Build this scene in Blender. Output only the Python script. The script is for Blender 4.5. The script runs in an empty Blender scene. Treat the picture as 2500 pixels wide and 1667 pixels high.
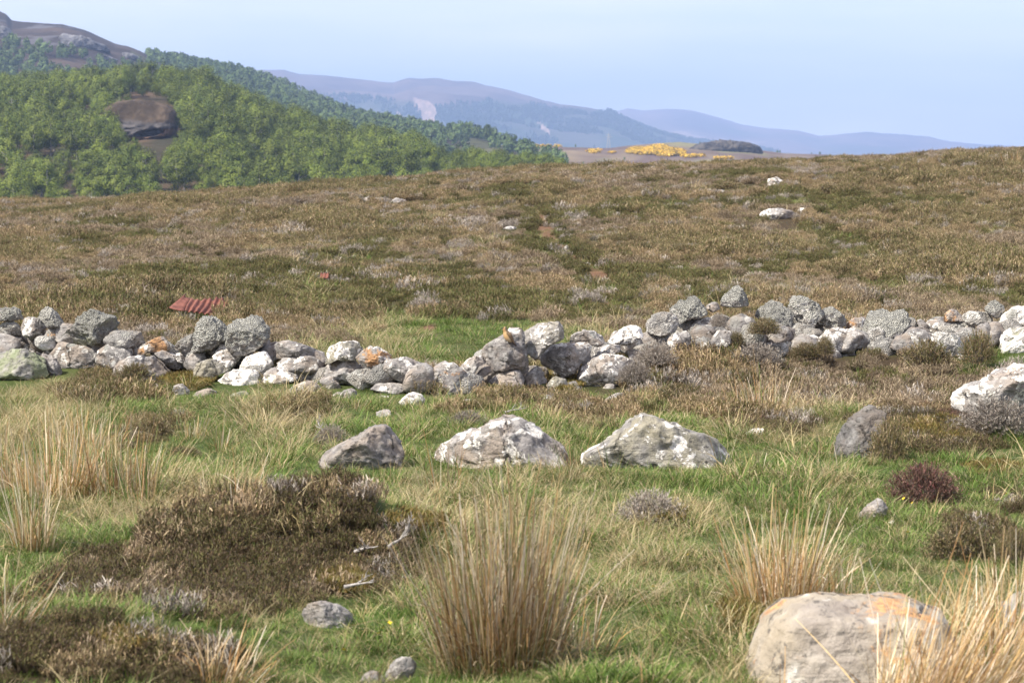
import bpy, math, random
import numpy as np
from mathutils import Vector, Matrix
random.seed(7)
RNG = np.random.default_rng(11)
SC = bpy.context.scene
COL = SC.collection

# ------------------------------------------------------------------ camera, sky, sun
FS = 6165.0                 # focal length in pixels of the 2500 px photograph
HOR = 425.0
CAMZ = 1.6
TP = (833.5 - HOR) / FS
PITCH = math.atan(TP)
cam_d = bpy.data.cameras.new('camera'); cam = bpy.data.objects.new('camera', cam_d); COL.objects.link(cam)
cam.location = (0, 0, CAMZ); cam.rotation_euler = (math.pi / 2 - PITCH, 0, 0)
cam_d.sensor_width = 36.0; cam_d.lens = 36.0 * FS / 2500
cam_d.clip_start = 0.1; cam_d.clip_end = 40000
cam_d.dof.use_dof = True; cam_d.dof.focus_distance = 19.0; cam_d.dof.aperture_fstop = 9.0
SC.camera = cam
SUN = Vector((-0.60, -0.36, 0.80)).normalized()
w = bpy.data.worlds.new('World'); SC.world = w; w.use_nodes = True
wn = w.node_tree; wn.nodes.clear()
sky = wn.nodes.new('ShaderNodeTexSky'); sky.sky_type = 'NISHITA'; sky.sun_disc = False
sky.sun_elevation = math.asin(SUN.z); sky.sun_rotation = math.atan2(SUN.x, SUN.y)
sky.altitude = 200; sky.air_density = 1.0; sky.dust_density = 1.6; sky.ozone_density = 2.5
bg = wn.nodes.new('ShaderNodeBackground'); bg.inputs['Strength'].default_value = 0.125
wo = wn.nodes.new('ShaderNodeOutputWorld')
tcw = wn.nodes.new('ShaderNodeTexCoord'); mpw = wn.nodes.new('ShaderNodeMapping'); mpw.inputs['Scale'].default_value = (1.2, 1.2, 9); mpw.inputs['Rotation'].default_value = (0, .12, 0)
cin = wn.nodes.new('ShaderNodeTexNoise'); cin.inputs['Scale'].default_value = 2.2; cin.inputs['Detail'].default_value = 5; cin.inputs['Roughness'].default_value = .55
cir = wn.nodes.new('ShaderNodeMapRange'); cir.inputs[1].default_value = .36; cir.inputs[2].default_value = .66; cir.inputs[3].default_value = .22; cir.inputs[4].default_value = .85
cmx = wn.nodes.new('ShaderNodeMix'); cmx.data_type = 'RGBA'; cmx.inputs[7].default_value = (7.3, 6.8, 7.5, 1)
wn.links.new(tcw.outputs['Generated'], mpw.inputs[0]); wn.links.new(mpw.outputs[0], cin.inputs['Vector']); wn.links.new(cin.outputs[0], cir.inputs[0]); wn.links.new(cir.outputs[0], cmx.inputs[0])
wn.links.new(sky.outputs[0], cmx.inputs[6]); wn.links.new(cmx.outputs[2], bg.inputs[0]); wn.links.new(bg.outputs[0], wo.inputs[0])
sl = bpy.data.lights.new('sun', 'SUN'); sl.energy = 5.0; sl.angle = math.radians(0.53); sl.color = (1.0, 0.93, 0.82)
so = bpy.data.objects.new('sun', sl); COL.objects.link(so)
so.rotation_euler = (-SUN).to_track_quat('-Z', 'Y').to_euler()
SC.view_settings.view_transform = 'Standard'; SC.view_settings.look = 'None'
SC.view_settings.exposure = 0.78; SC.view_settings.gamma = 1.0; SC.view_settings.use_curve_mapping = False
HAZE_DENSITY = 0.00014
HAZE_COLOR = (0.44, 0.62, 1.0)

# ------------------------------------------------------------------ helpers
K = 2500 / 2352.0           # layout was read off a 2352 px wide view
def D(x, y): return x * K, y * K
def _hash(ix, iy, iz, seed):
    h = (ix.astype(np.int64) * 374761393 + iy.astype(np.int64) * 668265263 + iz.astype(np.int64) * 2147483647 + seed * 1274126177) & 0xffffffff
    h = ((h ^ (h >> 13)) * 1274126177) & 0xffffffff
    h = ((h ^ (h >> 16)) * 2246822519) & 0xffffffff
    h = h ^ (h >> 15)
    return (h & 0xffffff) / float(0xffffff)
def vnoise(x, y, z=0.0, seed=0):
    x = np.asarray(x, float); y = np.asarray(y, float); z = np.zeros_like(x) + z
    xi, yi, zi = np.floor(x), np.floor(y), np.floor(z)
    fx, fy, fz = x - xi, y - yi, z - zi
    fx = fx * fx * (3 - 2 * fx); fy = fy * fy * (3 - 2 * fy); fz = fz * fz * (3 - 2 * fz)
    r = 0
    for a in (0, 1):
        for b in (0, 1):
            for c in (0, 1):
                wgt = (fx if a else 1 - fx) * (fy if b else 1 - fy) * (fz if c else 1 - fz)
                r = r + wgt * _hash(xi + a, yi + b, zi + c, seed)
    return r * 2 - 1
def fbm(x, y, z=0.0, seed=0, oct=4, gain=0.5):
    r = 0; a = 1.0; s = 0
    for o in range(oct):
        r = r + a * vnoise(np.asarray(x) * 2 ** o, np.asarray(y) * 2 ** o, np.asarray(z) * 2 ** o, seed + o * 17); s += a; a *= gain
    return r / s
def sstep(a, b, x):
    t = np.clip((np.asarray(x, float) - a) / (b - a), 0, 1); return t * t * (3 - 2 * t)
cp, sp = math.cos(PITCH), math.sin(PITCH)
def project(x, y, z):
    zc = y * cp - (z - CAMZ) * sp; yc = y * sp + (z - CAMZ) * cp
    return 1250 + FS * x / zc, 833.5 - FS * yc / zc
def at(px, py, Y):
    u = (px - 1250) / FS; v = (833.5 - py) / FS
    dx, dy, dz = u, cp + v * sp, -sp + v * cp
    k = Y / dy
    return np.array([dx * k, Y, CAMZ + dz * k])
def slope(row):
    v = (833.5 - np.asarray(row, float)) / FS
    return (-sp + v * cp) / (cp + v * sp)
def inpoly(px, py, poly):
    px = np.asarray(px); py = np.asarray(py); ins = np.zeros(px.shape, bool); n = len(poly)
    for i in range(n):
        x1, y1 = poly[i]; x2, y2 = poly[(i + 1) % n]
        if y1 == y2: continue
        c = ((y1 > py) != (y2 > py)) & (px < (x2 - x1) * (py - y1) / (y2 - y1) + x1)
        ins ^= c
    return ins
def mesh_of(name, verts, faces, cols=None, smooth=False, mat=None):
    """faces: (n,3) or (n,4) numpy array, or a list of such arrays"""
    if isinstance(faces, np.ndarray): faces = [faces]
    m = bpy.data.meshes.new(name)
    verts = np.asarray(verts, np.float32)
    m.vertices.add(len(verts)); m.vertices.foreach_set('co', verts.ravel())
    nl = sum(f.size for f in faces); npoly = sum(len(f) for f in faces)
    m.loops.add(nl); m.polygons.add(npoly)
    m.loops.foreach_set('vertex_index', np.concatenate([f.ravel() for f in faces]).astype(np.int32))
    st = []; o = 0
    for f in faces:
        st.append(o + np.arange(len(f)) * f.shape[1]); o += f.size
    m.polygons.foreach_set('loop_start', np.concatenate(st).astype(np.int32))
    m.polygons.foreach_set('use_smooth', np.full(npoly, smooth))
    m.update(calc_edges=True)
    if cols is not None:
        c = np.ones((len(verts), 4), np.float32); c[:, :3] = cols
        a = m.color_attributes.new('Col', 'FLOAT_COLOR', 'POINT'); a.data.foreach_set('color', c.ravel())
    if mat: m.materials.append(mat)
    m.validate()
    return m
def link(name, data, parent=None, loc=None):
    o = bpy.data.objects.new(name, data); COL.objects.link(o)
    if loc is not None: o.location = tuple(float(v) for v in loc)
    if parent: o.parent = parent
    return o
def tag(o, label=None, cat=None, group=None, kind=None):
    if label: o['label'] = label
    if cat: o['category'] = cat
    if group: o['group'] = group
    if kind: o['kind'] = kind
    return o

# ------------------------------------------------------------------ materials
class NT:
    def __init__(s, name):
        s.m = bpy.data.materials.new(name); s.m.use_nodes = True; s.t = s.m.node_tree; s.t.nodes.clear()
        s.out = s.n('ShaderNodeOutputMaterial')
    def n(s, typ, **kw):
        nd = s.t.nodes.new(typ)
        for k, v in kw.items(): setattr(nd, k, v)
        return nd
    def l(s, a, b): s.t.links.new(a, b)
    def set(s, sock, v):
        if hasattr(v, 'is_output') or isinstance(v, bpy.types.NodeSocket): s.l(v, sock)
        else:
            if isinstance(v, tuple) and len(v) == 3 and sock.type == 'RGBA': v = (*v, 1)
            sock.default_value = v
    def mix(s, f, a, b, mode='MIX'):
        nd = s.n('ShaderNodeMix', data_type='RGBA', blend_type=mode)
        s.set(nd.inputs[0], f); s.set(nd.inputs[6], a); s.set(nd.inputs[7], b); return nd.outputs[2]
    def math(s, op, a, b=0.0, clamp=False):
        nd = s.n('ShaderNodeMath', operation=op, use_clamp=clamp); s.set(nd.inputs[0], a); s.set(nd.inputs[1], b); return nd.outputs[0]
    def noise(s, vec, scale, detail=4, rough=0.6, out=0, dist=0.0):
        nd = s.n('ShaderNodeTexNoise'); s.set(nd.inputs['Vector'], vec); nd.inputs['Scale'].default_value = scale
        nd.inputs['Detail'].default_value = detail; nd.inputs['Roughness'].default_value = rough; nd.inputs['Distortion'].default_value = dist
        return nd.outputs[out]
    def ramp(s, f, a, b):
        nd = s.n('ShaderNodeMapRange'); nd.interpolation_type = 'SMOOTHSTEP'
        s.set(nd.inputs[0], f); s.set(nd.inputs[1], a); s.set(nd.inputs[2], b); return nd.outputs[0]
    def oattr(s, name, typ='OBJECT'):
        nd = s.n('ShaderNodeAttribute', attribute_type=typ, attribute_name=name); return nd

def rock_material():
    t = NT('lichen_rock')
    tc = t.n('ShaderNodeTexCoord'); oi = t.n('ShaderNodeObjectInfo')
    off = t.math('MULTIPLY', oi.outputs['Random'], 37.0)
    add = t.n('ShaderNodeVectorMath', operation='ADD'); t.l(tc.outputs['Object'], add.inputs[0])
    cmb = t.n('ShaderNodeCombineXYZ'); t.l(off, cmb.inputs[0]); t.l(off, cmb.inputs[2]); t.l(cmb.outputs[0], add.inputs[1])
    scl = t.n('ShaderNodeVectorMath', operation='SCALE'); t.l(add.outputs[0], scl.inputs[0]); t.l(t.oattr('rk_scale').outputs['Fac'], scl.inputs['Scale'])
    v = scl.outputs[0]
    white = t.oattr('rk_white').outputs['Fac']; orange = t.oattr('rk_orange').outputs['Fac']
    shag = t.oattr('rk_shag').outputs['Fac']; tone = t.oattr('rk_tone').outputs['Fac']; green = t.oattr('rk_green').outputs['Fac']
    n_big = t.noise(v, 5, 5); n_med = t.noise(v, 16, 6, .65); n_fine = t.noise(v, 70, 5, .7)
    # layered streaks in the stone
    sc2 = t.n('ShaderNodeVectorMath', operation='MULTIPLY'); t.l(v, sc2.inputs[0]); sc2.inputs[1].default_value = (3, 3, 26)
    n_str = t.noise(sc2.outputs[0], 1.2, 5, .6, dist=.6)
    base = t.mix(t.ramp(n_med, .3, .7), (.13, .125, .125), (.40, .385, .365))
    base = t.mix(t.math('MULTIPLY', t.ramp(n_str, .42, .6), .55), base, (.17, .16, .16))
    base = t.mix(t.math('MULTIPLY', t.ramp(n_big, .42, .62), .55), base, (.33, .265, .205))
    base = t.mix(t.math('MULTIPLY', green, t.ramp(n_big, .38, .6)), base, (.20, .235, .14))
    base = t.mix(t.oattr('rk_warm').outputs['Fac'], base, t.mix(n_med, (.22, .175, .12), (.40, .33, .24)))
    # white crust
    thr = t.math('SUBTRACT', .77, t.math('MULTIPLY', white, .42))
    n_w = t.math('ADD', t.math('MULTIPLY', t.noise(v, 9, 9, .62, dist=.8), .8), t.math('MULTIPLY', n_fine, .2))
    wm = t.ramp(n_w, thr, t.math('ADD', thr, .035))
    crust = t.mix(t.ramp(n_fine, .3, .7), (.50, .48, .45), (.80, .78, .73))
    c = t.mix(wm, base, crust)
    vo = t.n('ShaderNodeTexVoronoi', feature='F1'); t.l(v, vo.inputs['Vector']); vo.inputs['Scale'].default_value = 13; vo.inputs['Randomness'].default_value = 1
    spot = t.math('MULTIPLY', t.ramp(vo.outputs['Distance'], .36, .30), t.ramp(t.noise(v, 7, 3), .52, .60))
    c = t.mix(t.math('MULTIPLY', spot, white, clamp=True), c, (.74, .74, .70))
    vr = t.n('ShaderNodeTexVoronoi', feature='F1'); wv_ = t.n('ShaderNodeVectorMath', operation='ADD'); t.l(v, wv_.inputs[0])
    wn_ = t.n('ShaderNodeVectorMath', operation='SCALE'); t.l(t.noise(v, 22, 4, .6, out=1), wn_.inputs[0]); wn_.inputs['Scale'].default_value = .045; t.l(wn_.outputs[0], wv_.inputs[1])
    t.l(wv_.outputs[0], vr.inputs['Vector']); vr.inputs['Scale'].default_value = 7.5
    sr = t.n('ShaderNodeSeparateColor'); t.l(vr.outputs['Color'], sr.inputs[0])
    rad = t.math('SUBTRACT', t.math('MULTIPLY', sr.outputs[0], .62), .18)
    ros = t.ramp(vr.outputs['Distance'], rad, t.math('SUBTRACT', rad, .035))
    rosc = t.mix(t.ramp(sr.outputs[1], .55, .6), crust, (.27, .27, .25))
    c = t.mix(t.math('MULTIPLY', ros, t.ramp(white, .15, .5), clamp=True), c, rosc)
    vc_ = t.n('ShaderNodeTexVoronoi', feature='DISTANCE_TO_EDGE'); t.l(wv_.outputs[0], vc_.inputs['Vector']); vc_.inputs['Scale'].default_value = 2.6
    crack = t.math('MULTIPLY', t.ramp(vc_.outputs[0], .022, .004), t.ramp(n_big, .50, .60))
    # orange crust
    om = t.ramp(t.math('ADD', t.math('MULTIPLY', t.noise(v, 6, 7, .6, 0, .5), .85), t.math('MULTIPLY', n_fine, .15)), t.math('SUBTRACT', .78, t.math('MULTIPLY', orange, .34)), t.math('SUBTRACT', .84, t.math('MULTIPLY', orange, .34)))
    c = t.mix(om, c, t.mix(t.ramp(n_fine, .35, .65), (.24, .14, .08), (.46, .27, .13)))
    c = t.mix(t.math('MULTIPLY', crack, .6), c, (.03, .028, .025))
    # dark specks
    dk = t.ramp(t.noise(v, 34, 7, .7), .56, .64)
    c = t.mix(t.math('MULTIPLY', dk, .8), c, (.065, .06, .055))
    # shaggy lichen, grows on the upper surface
    vo2 = t.n('ShaderNodeTexVoronoi', feature='F1'); t.l(v, vo2.inputs['Vector']); vo2.inputs['Scale'].default_value = 85
    geo = t.n('ShaderNodeNewGeometry'); sep = t.n('ShaderNodeSeparateXYZ'); t.l(geo.outputs['Normal'], sep.inputs[0])
    up = t.ramp(t.math('ADD', sep.outputs[2], t.math('MULTIPLY', n_big, 1.6)), .45, .85)
    sm = t.math('MULTIPLY', shag, up, clamp=True)
    scol = t.mix(t.ramp(vo2.outputs['Distance'], .75, .35), (.17, .17, .155), t.mix(t.ramp(n_med, .35, .65), (.34, .345, .32), (.66, .66, .60)))
    c = t.mix(sm, c, scol)
    c = t.mix(1.0, c, t.mix(tone, (.55, .55, .55), (1.55, 1.52, 1.47)), 'MULTIPLY')
    hgt = t.math('ADD', t.math('ADD', t.math('MULTIPLY', n_med, .7), t.math('MULTIPLY', n_fine, .35)), t.math('ADD', t.math('MULTIPLY', n_str, .4), t.math('MULTIPLY', wm, .12)))
    hgt = t.math('ADD', hgt, t.math('MULTIPLY', sm, t.math('MULTIPLY', t.ramp(vo2.outputs['Distance'], .7, .1), 1.2)))
    hgt = t.math('SUBTRACT', hgt, t.math('MULTIPLY', crack, .8))
    b = t.n('ShaderNodeBump'); b.inputs['Strength'].default_value = .9; b.inputs['Distance'].default_value = .04; t.l(hgt, b.inputs['Height'])
    p = t.n('ShaderNodeBsdfPrincipled'); t.l(c, p.inputs['Base Color']); p.inputs['Roughness'].default_value = .93
    p.inputs['Specular IOR Level'].default_value = .25; t.l(b.outputs[0], p.inputs['Normal']); t.l(p.outputs[0], t.out.inputs[0])
    return t.m
def plant_material(name, var=.35, trans=.25, spec=.25):
    t = NT(name); a = t.oattr('Col', 'GEOMETRY'); oi = t.n('ShaderNodeObjectInfo')
    r = t.math('ADD', t.math('MULTIPLY', oi.outputs['Random'], 2 * var), 1 - var)
    cc = t.n('ShaderNodeCombineXYZ'); t.l(r, cc.inputs[0]); t.l(r, cc.inputs[1]); t.l(t.math('MULTIPLY', r, .97), cc.inputs[2])
    c = t.mix(1.0, a.outputs['Color'], cc.outputs[0], 'MULTIPLY')
    p = t.n('ShaderNodeBsdfPrincipled'); t.l(c, p.inputs['Base Color']); p.inputs['Roughness'].default_value = .6; p.inputs['Specular IOR Level'].default_value = spec
    tr = t.n('ShaderNodeBsdfTranslucent'); t.l(c, tr.inputs[0])
    mx = t.n('ShaderNodeMixShader'); mx.inputs[0].default_value = trans; t.l(p.outputs[0], mx.inputs[1]); t.l(tr.outputs[0], mx.inputs[2])
    t.l(mx.outputs[0], t.out.inputs[0]); return t.m
def ground_material(name, s1, s2, amt=.6, bump=.0):
    t = NT(name); a = t.oattr('Col', 'GEOMETRY'); tc = t.n('ShaderNodeTexCoord')
    n1 = t.noise(tc.outputs['Object'], s1, 6, .7); n2 = t.noise(tc.outputs['Object'], s2, 5, .65)
    f = t.math('ADD', t.math('MULTIPLY', t.math('SUBTRACT', n1, .5), amt * 2), t.math('MULTIPLY', t.math('SUBTRACT', n2, .5), amt * 2))
    r = t.math('ADD', 1.0, f); r = t.math('MAXIMUM', r, .15)
    cc = t.n('ShaderNodeCombineXYZ'); [t.l(r, cc.inputs[i]) for i in range(3)]
    c = t.mix(1.0, a.outputs['Color'], cc.outputs[0], 'MULTIPLY')
    p = t.n('ShaderNodeBsdfPrincipled'); t.l(c, p.inputs['Base Color']); p.inputs['Roughness'].default_value = 1; p.inputs['Specular IOR Level'].default_value = .1
    if bump:
        b = t.n('ShaderNodeBump'); b.inputs['Distance'].default_value = bump; b.inputs['Strength'].default_value = 1; t.l(t.math('ADD', n1, n2), b.inputs['Height']); t.l(b.outputs[0], p.inputs['Normal'])
    t.l(p.outputs[0], t.out.inputs[0]); return t.m
def simple_material(name, col, rough=.8, n=None, metal=0.0, col2=None, spec=.3):
    t = NT(name); p = t.n('ShaderNodeBsdfPrincipled'); p.inputs['Roughness'].default_value = rough; p.inputs['Metallic'].default_value = metal; p.inputs['Specular IOR Level'].default_value = spec
    if n:
        tc = t.n('ShaderNodeTexCoord'); f = t.noise(tc.outputs['Object'], n, 8, .7)
        c = t.mix(t.ramp(f, .35, .65), col, col2); t.l(c, p.inputs['Base Color'])
        b = t.n('ShaderNodeBump'); b.inputs['Distance'].default_value = .004; t.l(f, b.inputs['Height']); t.l(b.outputs[0], p.inputs['Normal'])
    else: p.inputs['Base Color'].default_value = (*col, 1)
    t.l(p.outputs[0], t.out.inputs[0]); return t.m
M_ROCK = rock_material()
M_PLANT = plant_material('plant', .30, .25)
M_HEATH = plant_material('heather', .32, .10, .15)
M_LEAF = plant_material('leaf', .36, .03, .15)
M_GROUND = ground_material('peat_and_turf', 3, 30, .5, .02)
M_HILL = ground_material('hill_heather', .02, .12, .35, 1.0)
M_FAR = ground_material('far_hill', .004, .03, .35, 4.0)
M_BARK = simple_material('birch_bark', (.20, .18, .16), .9, 3, col2=(.50, .48, .44))
M_TWIG = simple_material('dead_wood', (.16, .145, .13), .9, 60, col2=(.40, .375, .345))
M_RUST = simple_material('rust', (.11, .04, .03), .9, 7, col2=(.22, .085, .06))

# ------------------------------------------------------------------ near terrain
RIDGE = [(-1500, 520), (-400, 478), (0, 470), (100, 466), (300, 453), (500, 443), (700, 431), (900, 419), (1100, 405), (1300, 396), (1500, 388), (1700, 382), (1900, 373), (2100, 364), (2200, 355), (2352, 349), (2700, 335), (3800, 320)]
RX = np.array([p[0] * K for p in RIDGE]); RY = np.array([p[1] * K for p in RIDGE])
YR = 92.0
def flat_at(px, py):       # point on the z=0 plane under a pixel
    s = float(slope(py)); Y = -CAMZ / s; return at(px, py, Y)
MOUNDS = []
def mound(dx, Y, sx, sy, amp, rot=0):
    MOUNDS.append(((dx * K - 1250) / FS * Y, Y, sx, sy, amp, rot))
mound(720, 10.75, .50, .50, .20); mound(520, 10.3, .45, .5, .10); mound(800, 10.5, .28, .45, .06)
mound(120, 8.3, .55, .5, .15)
mound(1900, 21.4, 1.6, 1.2, .14); mound(2450, 20.6, 1.2, 1.2, .16); mound(1600, 20.0, .8, .9, .10)
mound(250, 19.9, 1.6, .7, .10); mound(-300, 19.9, 1.6, .7, .10); mound(700, 19.4, 1.2, .6, .08); mound(2150, 16.0, .9, .9, .10)
mound(660, 17.0, .35, .4, .10); mound(1400, 7.6, .5, .25, .05)
def H(x, y):
    x = np.asarray(x, float); y = np.maximum(np.asarray(y, float), .5)
    px = 1250 + FS * x / y
    row = np.interp(px, RX, RY)
    zr = CAMZ + slope(row) * YR
    s = sstep(22, YR, y)
    z = zr * s
    over = np.maximum(y - YR, 0)
    z = z - np.minimum(over * .11 + over ** 2 * .0012, 22)
    k = np.clip(y / 35, .25, 1)
    z = z + (fbm(x / 7, y / 9, 0, 3, 3) * .14 + fbm(x / 1.4, y / 1.8, 0, 9, 3) * .045) * k
    for mx, my, sx, sy, a, r in MOUNDS:
        z = z + a * np.exp(-(((x - mx) / sx) ** 2 + ((y - my) / sy) ** 2))
    return z
def hit(px, py):
    """march a pixel's ray to the ground"""
    Y = np.arange(4, 130, .05); s = float(slope(py)); u = at(px, py, 1.0)[0]
    X = u * Y; Z = CAMZ + s * Y; g = H(X, Y)
    i = np.argmax(Z <= g)
    if not (Z <= g).any(): i = len(Y) - 1
    return np.array([X[i], Y[i], g[i]])
def hitD(x, y): return hit(*D(x, y))

# patches of cover, in world metres, read off the photograph
def patch_world(lst):
    out = []
    for dx, dy, rx, ry in lst:
        c = hitD(dx, dy); a = hitD(dx, dy - ry); b = hitD(dx, dy + ry)
        m = c[1] / FS * K
        out.append((c[0], c[1], rx * m, max((a[1] - b[1]) / 2, .15)))
    return out
HEATH_P = patch_world([(640, 1270, 300, 115), (300, 1350, 150, 55), (800, 1225, 140, 60), (140, 1500, 310, 90), (400, 1530, 130, 60), (430, 1400, 140, 50),
    (1800, 880, 420, 75), (2180, 900, 190, 70), (2100, 960, 90, 40), (1560, 900, 130, 55), (1180, 905, 90, 35), (1090, 945, 50, 22),
    (1760, 970, 90, 20), (2260, 1235, 80, 40), (2300, 1150, 60, 30), (700, 935, 50, 22), (350, 990, 60, 40), (330, 850, 120, 25), (1380, 960, 120, 30), (1640, 940, 90, 40)])
GREEN_P = patch_world([(1080, 770, 170, 45), (1260, 560, 60, 30), (1900, 600, 90, 12), (860, 560, 40, 15), (1680, 470, 260, 8), (1850, 460, 130, 10), (1100, 690, 120, 30), (1330, 700, 120, 25), (1650, 690, 80, 20), (1000, 640, 90, 20), (520, 655, 120, 15), (1530, 640, 80, 20), (1950, 560, 60, 30)])
STRAW_P = patch_world([(140, 585, 130, 14), (640, 610, 60, 12), (860, 610, 50, 10), (730, 490, 50, 15), (560, 560, 200, 10), (2150, 610, 120, 20), (2330, 390, 40, 15), (1000, 510, 100, 10), (2080, 690, 200, 25),
    (170, 910, 170, 40), (660, 960, 90, 55), (60, 980, 90, 80), (960, 1180, 60, 40), (1760, 950, 110, 50), (1650, 960, 50, 30), (1560, 1180, 90, 30), (600, 1220, 100, 30), (2150, 770, 60, 15), (370, 1170, 160, 40)])
BARE_P = patch_world([(1248, 515, 16, 30), (1240, 490, 8, 10), (1262, 550, 12, 14), (1280, 562, 10, 10), (1325, 595, 14, 10), (1300, 575, 12, 10), (1345, 612, 14, 10), (1380, 640, 30, 22), (985, 755, 14, 8), (1640, 655, 25, 12), (1290, 640, 50, 8), (1390, 690, 20, 15), (1890, 1040, 60, 12)])
def field(P, x, y, soft=.35):
    r = np.zeros(np.shape(x))
    wob = fbm(np.asarray(x) * 1.6, np.asarray(y) * 1.1, 0, 41, 3) * .55
    for cx, cy, rx, ry in P:
        d = np.sqrt(((x - cx) / rx) ** 2 + ((y - cy) / ry) ** 2) + wob
        r = np.maximum(r, 1 - sstep(1 - soft, 1 + soft, d))
    return r
WALL = [(-900, 20.2), (0, 19.8), (600, 19.0), (1000, 18.4), (1300, 19.0), (1600, 20.6), (2000, 21.0), (2352, 20.6), (3300, 20.5)]
WX = np.array([p[0] * K for p in WALL]); WY = np.array([p[1] for p in WALL])
def wallY(px): return np.interp(px, WX, WY)
PATH = np.array([hitD(a_, b_)[:2] for a_, b_ in [(1236, 478), (1248, 500), (1252, 530), (1266, 552), (1290, 568), (1318, 590), (1345, 608), (1372, 632), (1392, 665), (1400, 700), (1370, 730)]])
def path_dist(x, y):
    d = np.full(np.shape(x), 1e9)
    for (x0, y0), (x1, y1) in zip(PATH[:-1], PATH[1:]):
        t = np.clip(((x - x0) * (x1 - x0) + (y - y0) * (y1 - y0)) / ((x1 - x0) ** 2 + (y1 - y0) ** 2 + 1e-9), 0, 1); d = np.minimum(d, np.hypot(x - x0 - t * (x1 - x0), y - y0 - t * (y1 - y0)))
    return d + fbm(x * 1.5, y * .8, 0, 71, 2) * .10
def cover(x, y):
    """returns probabilities heather, green, straw, bare"""
    px = 1250 + FS * x / y
    beyond = sstep(-.2, 1.6, y - wallY(px))
    bc = 1 - field([(flat_at(*D(1080, 770))[0], 24.5, 1.8, 3.5)], x, y, .4)
    h = np.maximum(field(HEATH_P, x, y), beyond * bc * (.86 + .25 * fbm(x / 2.2, y / 4, 0, 61, 3)))
    g = field(GREEN_P, x, y, .6); s = field(STRAW_P, x, y, .6); b = field(BARE_P, x, y, .3)
    s = np.maximum(s, beyond * sstep(.12, .42, fbm(x / 3.2, y / 8, 0, 191, 4)) * .9)
    g = np.maximum(g, beyond * sstep(.08, .5, fbm(x / 2.5, y / 6, 0, 77, 4)) * .8)
    s = np.maximum(s, sstep(.16, .55, fbm(x / 1.7, y / 4, 0, 91, 4)) * .42)
    pd = path_dist(x, y); pm = (1 - sstep(.08, .22, pd)) * sstep(-.35, .1, fbm(x / 1.2, y / 2.5, 0, 73, 2)); pg = 1 - sstep(.2, .8, pd)
    h = h * (1 - pm * .9); b = np.maximum(b, pm * .75); g = np.maximum(g, pg * .5); s = s * (1 - pg)
    return h, g, s, b

ncol, nrow = 420, 560
TX = np.linspace(-.48, .48, ncol); YY = 2.0 * (170 / 2.0) ** (np.linspace(0, 1, nrow))
gx, gy = np.meshgrid(TX, YY); X = gx * gy; Y = gy; Z = H(X, Y)
h, g, s, b = cover(X, Y)
def lerp(a, bb, t): return a * (1 - t[..., None]) + np.array(bb) * t[..., None]
colr = np.ones(X.shape + (3,)) * np.array([.055, .075, .022])
colr = lerp(colr, (.12, .11, .05), s * .7)
colr = lerp(colr, (.050, .036, .022), h)
colr = lerp(colr, (.06, .065, .02), g * .7)
colr = lerp(colr, (.13, .075, .045), b)
idx = np.arange(ncol * nrow).reshape(nrow, ncol)
F = np.stack([idx[:-1, :-1], idx[:-1, 1:], idx[1:, 1:], idx[1:, :-1]], -1).reshape(-1, 4)
me = mesh_of('moor_ground', np.stack([X, Y, Z], -1).reshape(-1, 3), F, colr.reshape(-1, 3), True, M_GROUND)
tag(link('moor_ground', me), kind='structure')
# the wide ground beyond, out to the horizon
R_ = 16000
me = mesh_of('valley_ground', [(-R_, -200, -22.6), (R_, -200, -22.6), (R_, R_, -22.6), (-R_, R_, -22.6)], np.array([[0, 1, 2, 3]]), np.ones((4, 3)) * (.06, .055, .03), False, M_HILL)
tag(link('valley_ground', me), kind='structure')

# ------------------------------------------------------------------ hills
class Hill:
    def __init__(s, name, crest, dc, df, zf, back, amp, nscale, mat, colf, n=(500, 140), pxr=None, pw=1.0, seed=1):
        s.cx = np.array([c[0] * K for c in crest]); s.cr = np.array([c[1] * K for c in crest])
        s.dx = np.array([c[0] * K for c in dc]); s.dd = np.array([c[1] for c in dc])
        s.df, s.zf, s.back, s.amp, s.ns, s.pw, s.seed = df, zf, back, amp, nscale, pw, seed
        pxr = pxr or (s.cx[0], s.cx[-1])
        p = np.linspace(pxr[0], pxr[1], n[0]); t = np.concatenate([np.linspace(0, 1, n[1]), np.linspace(1, 2, 25)[1:]])
        P, T = np.meshgrid(p, t); dcv = np.interp(P, s.dx, s.dd)
        Yv = np.where(T <= 1, df + (dcv - df) * T, dcv + (T - 1) * back); Xv = (P - 1250) / FS * Yv
        Zv = s.h(Xv, Yv)
        ppx, ppy = project(Xv, Yv, Zv)
        c = colf(Xv, Yv, Zv, ppx / K, ppy / K)
        ii = np.arange(P.size).reshape(P.shape)
        F = np.stack([ii[:-1, :-1], ii[:-1, 1:], ii[1:, 1:], ii[1:, :-1]], -1).reshape(-1, 4)
        s.o = tag(link(name, mesh_of(name, np.stack([Xv, Yv, Zv], -1).reshape(-1, 3), F, c.reshape(-1, 3), True, mat)), kind='structure')
    def h(s, x, y):
        px = 1250 + FS * x / y; dcv = np.interp(px, s.dx, s.dd); row = np.interp(px, s.cx, s.cr)
        zc = CAMZ + slope(row) * dcv
        u = np.clip((y - s.df) / (dcv - s.df), 0, 1); v = np.clip((y - dcv) / s.back, 0, 1)
        e = np.sin(u * math.pi / 2) ** s.pw
        z = s.zf + (zc - s.zf) * e - (zc - s.zf + 14) * v ** 1.4
        return z + s.amp * fbm(x / s.ns, y / s.ns, 0, s.seed, 5, .55) * (.25 + .75 * np.sin(u * math.pi)) * (1 - v)
def zz(poly): return [(a * .32, b * .32) for a, b in poly]     # the x2.94 enlargement of the top left corner
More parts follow.
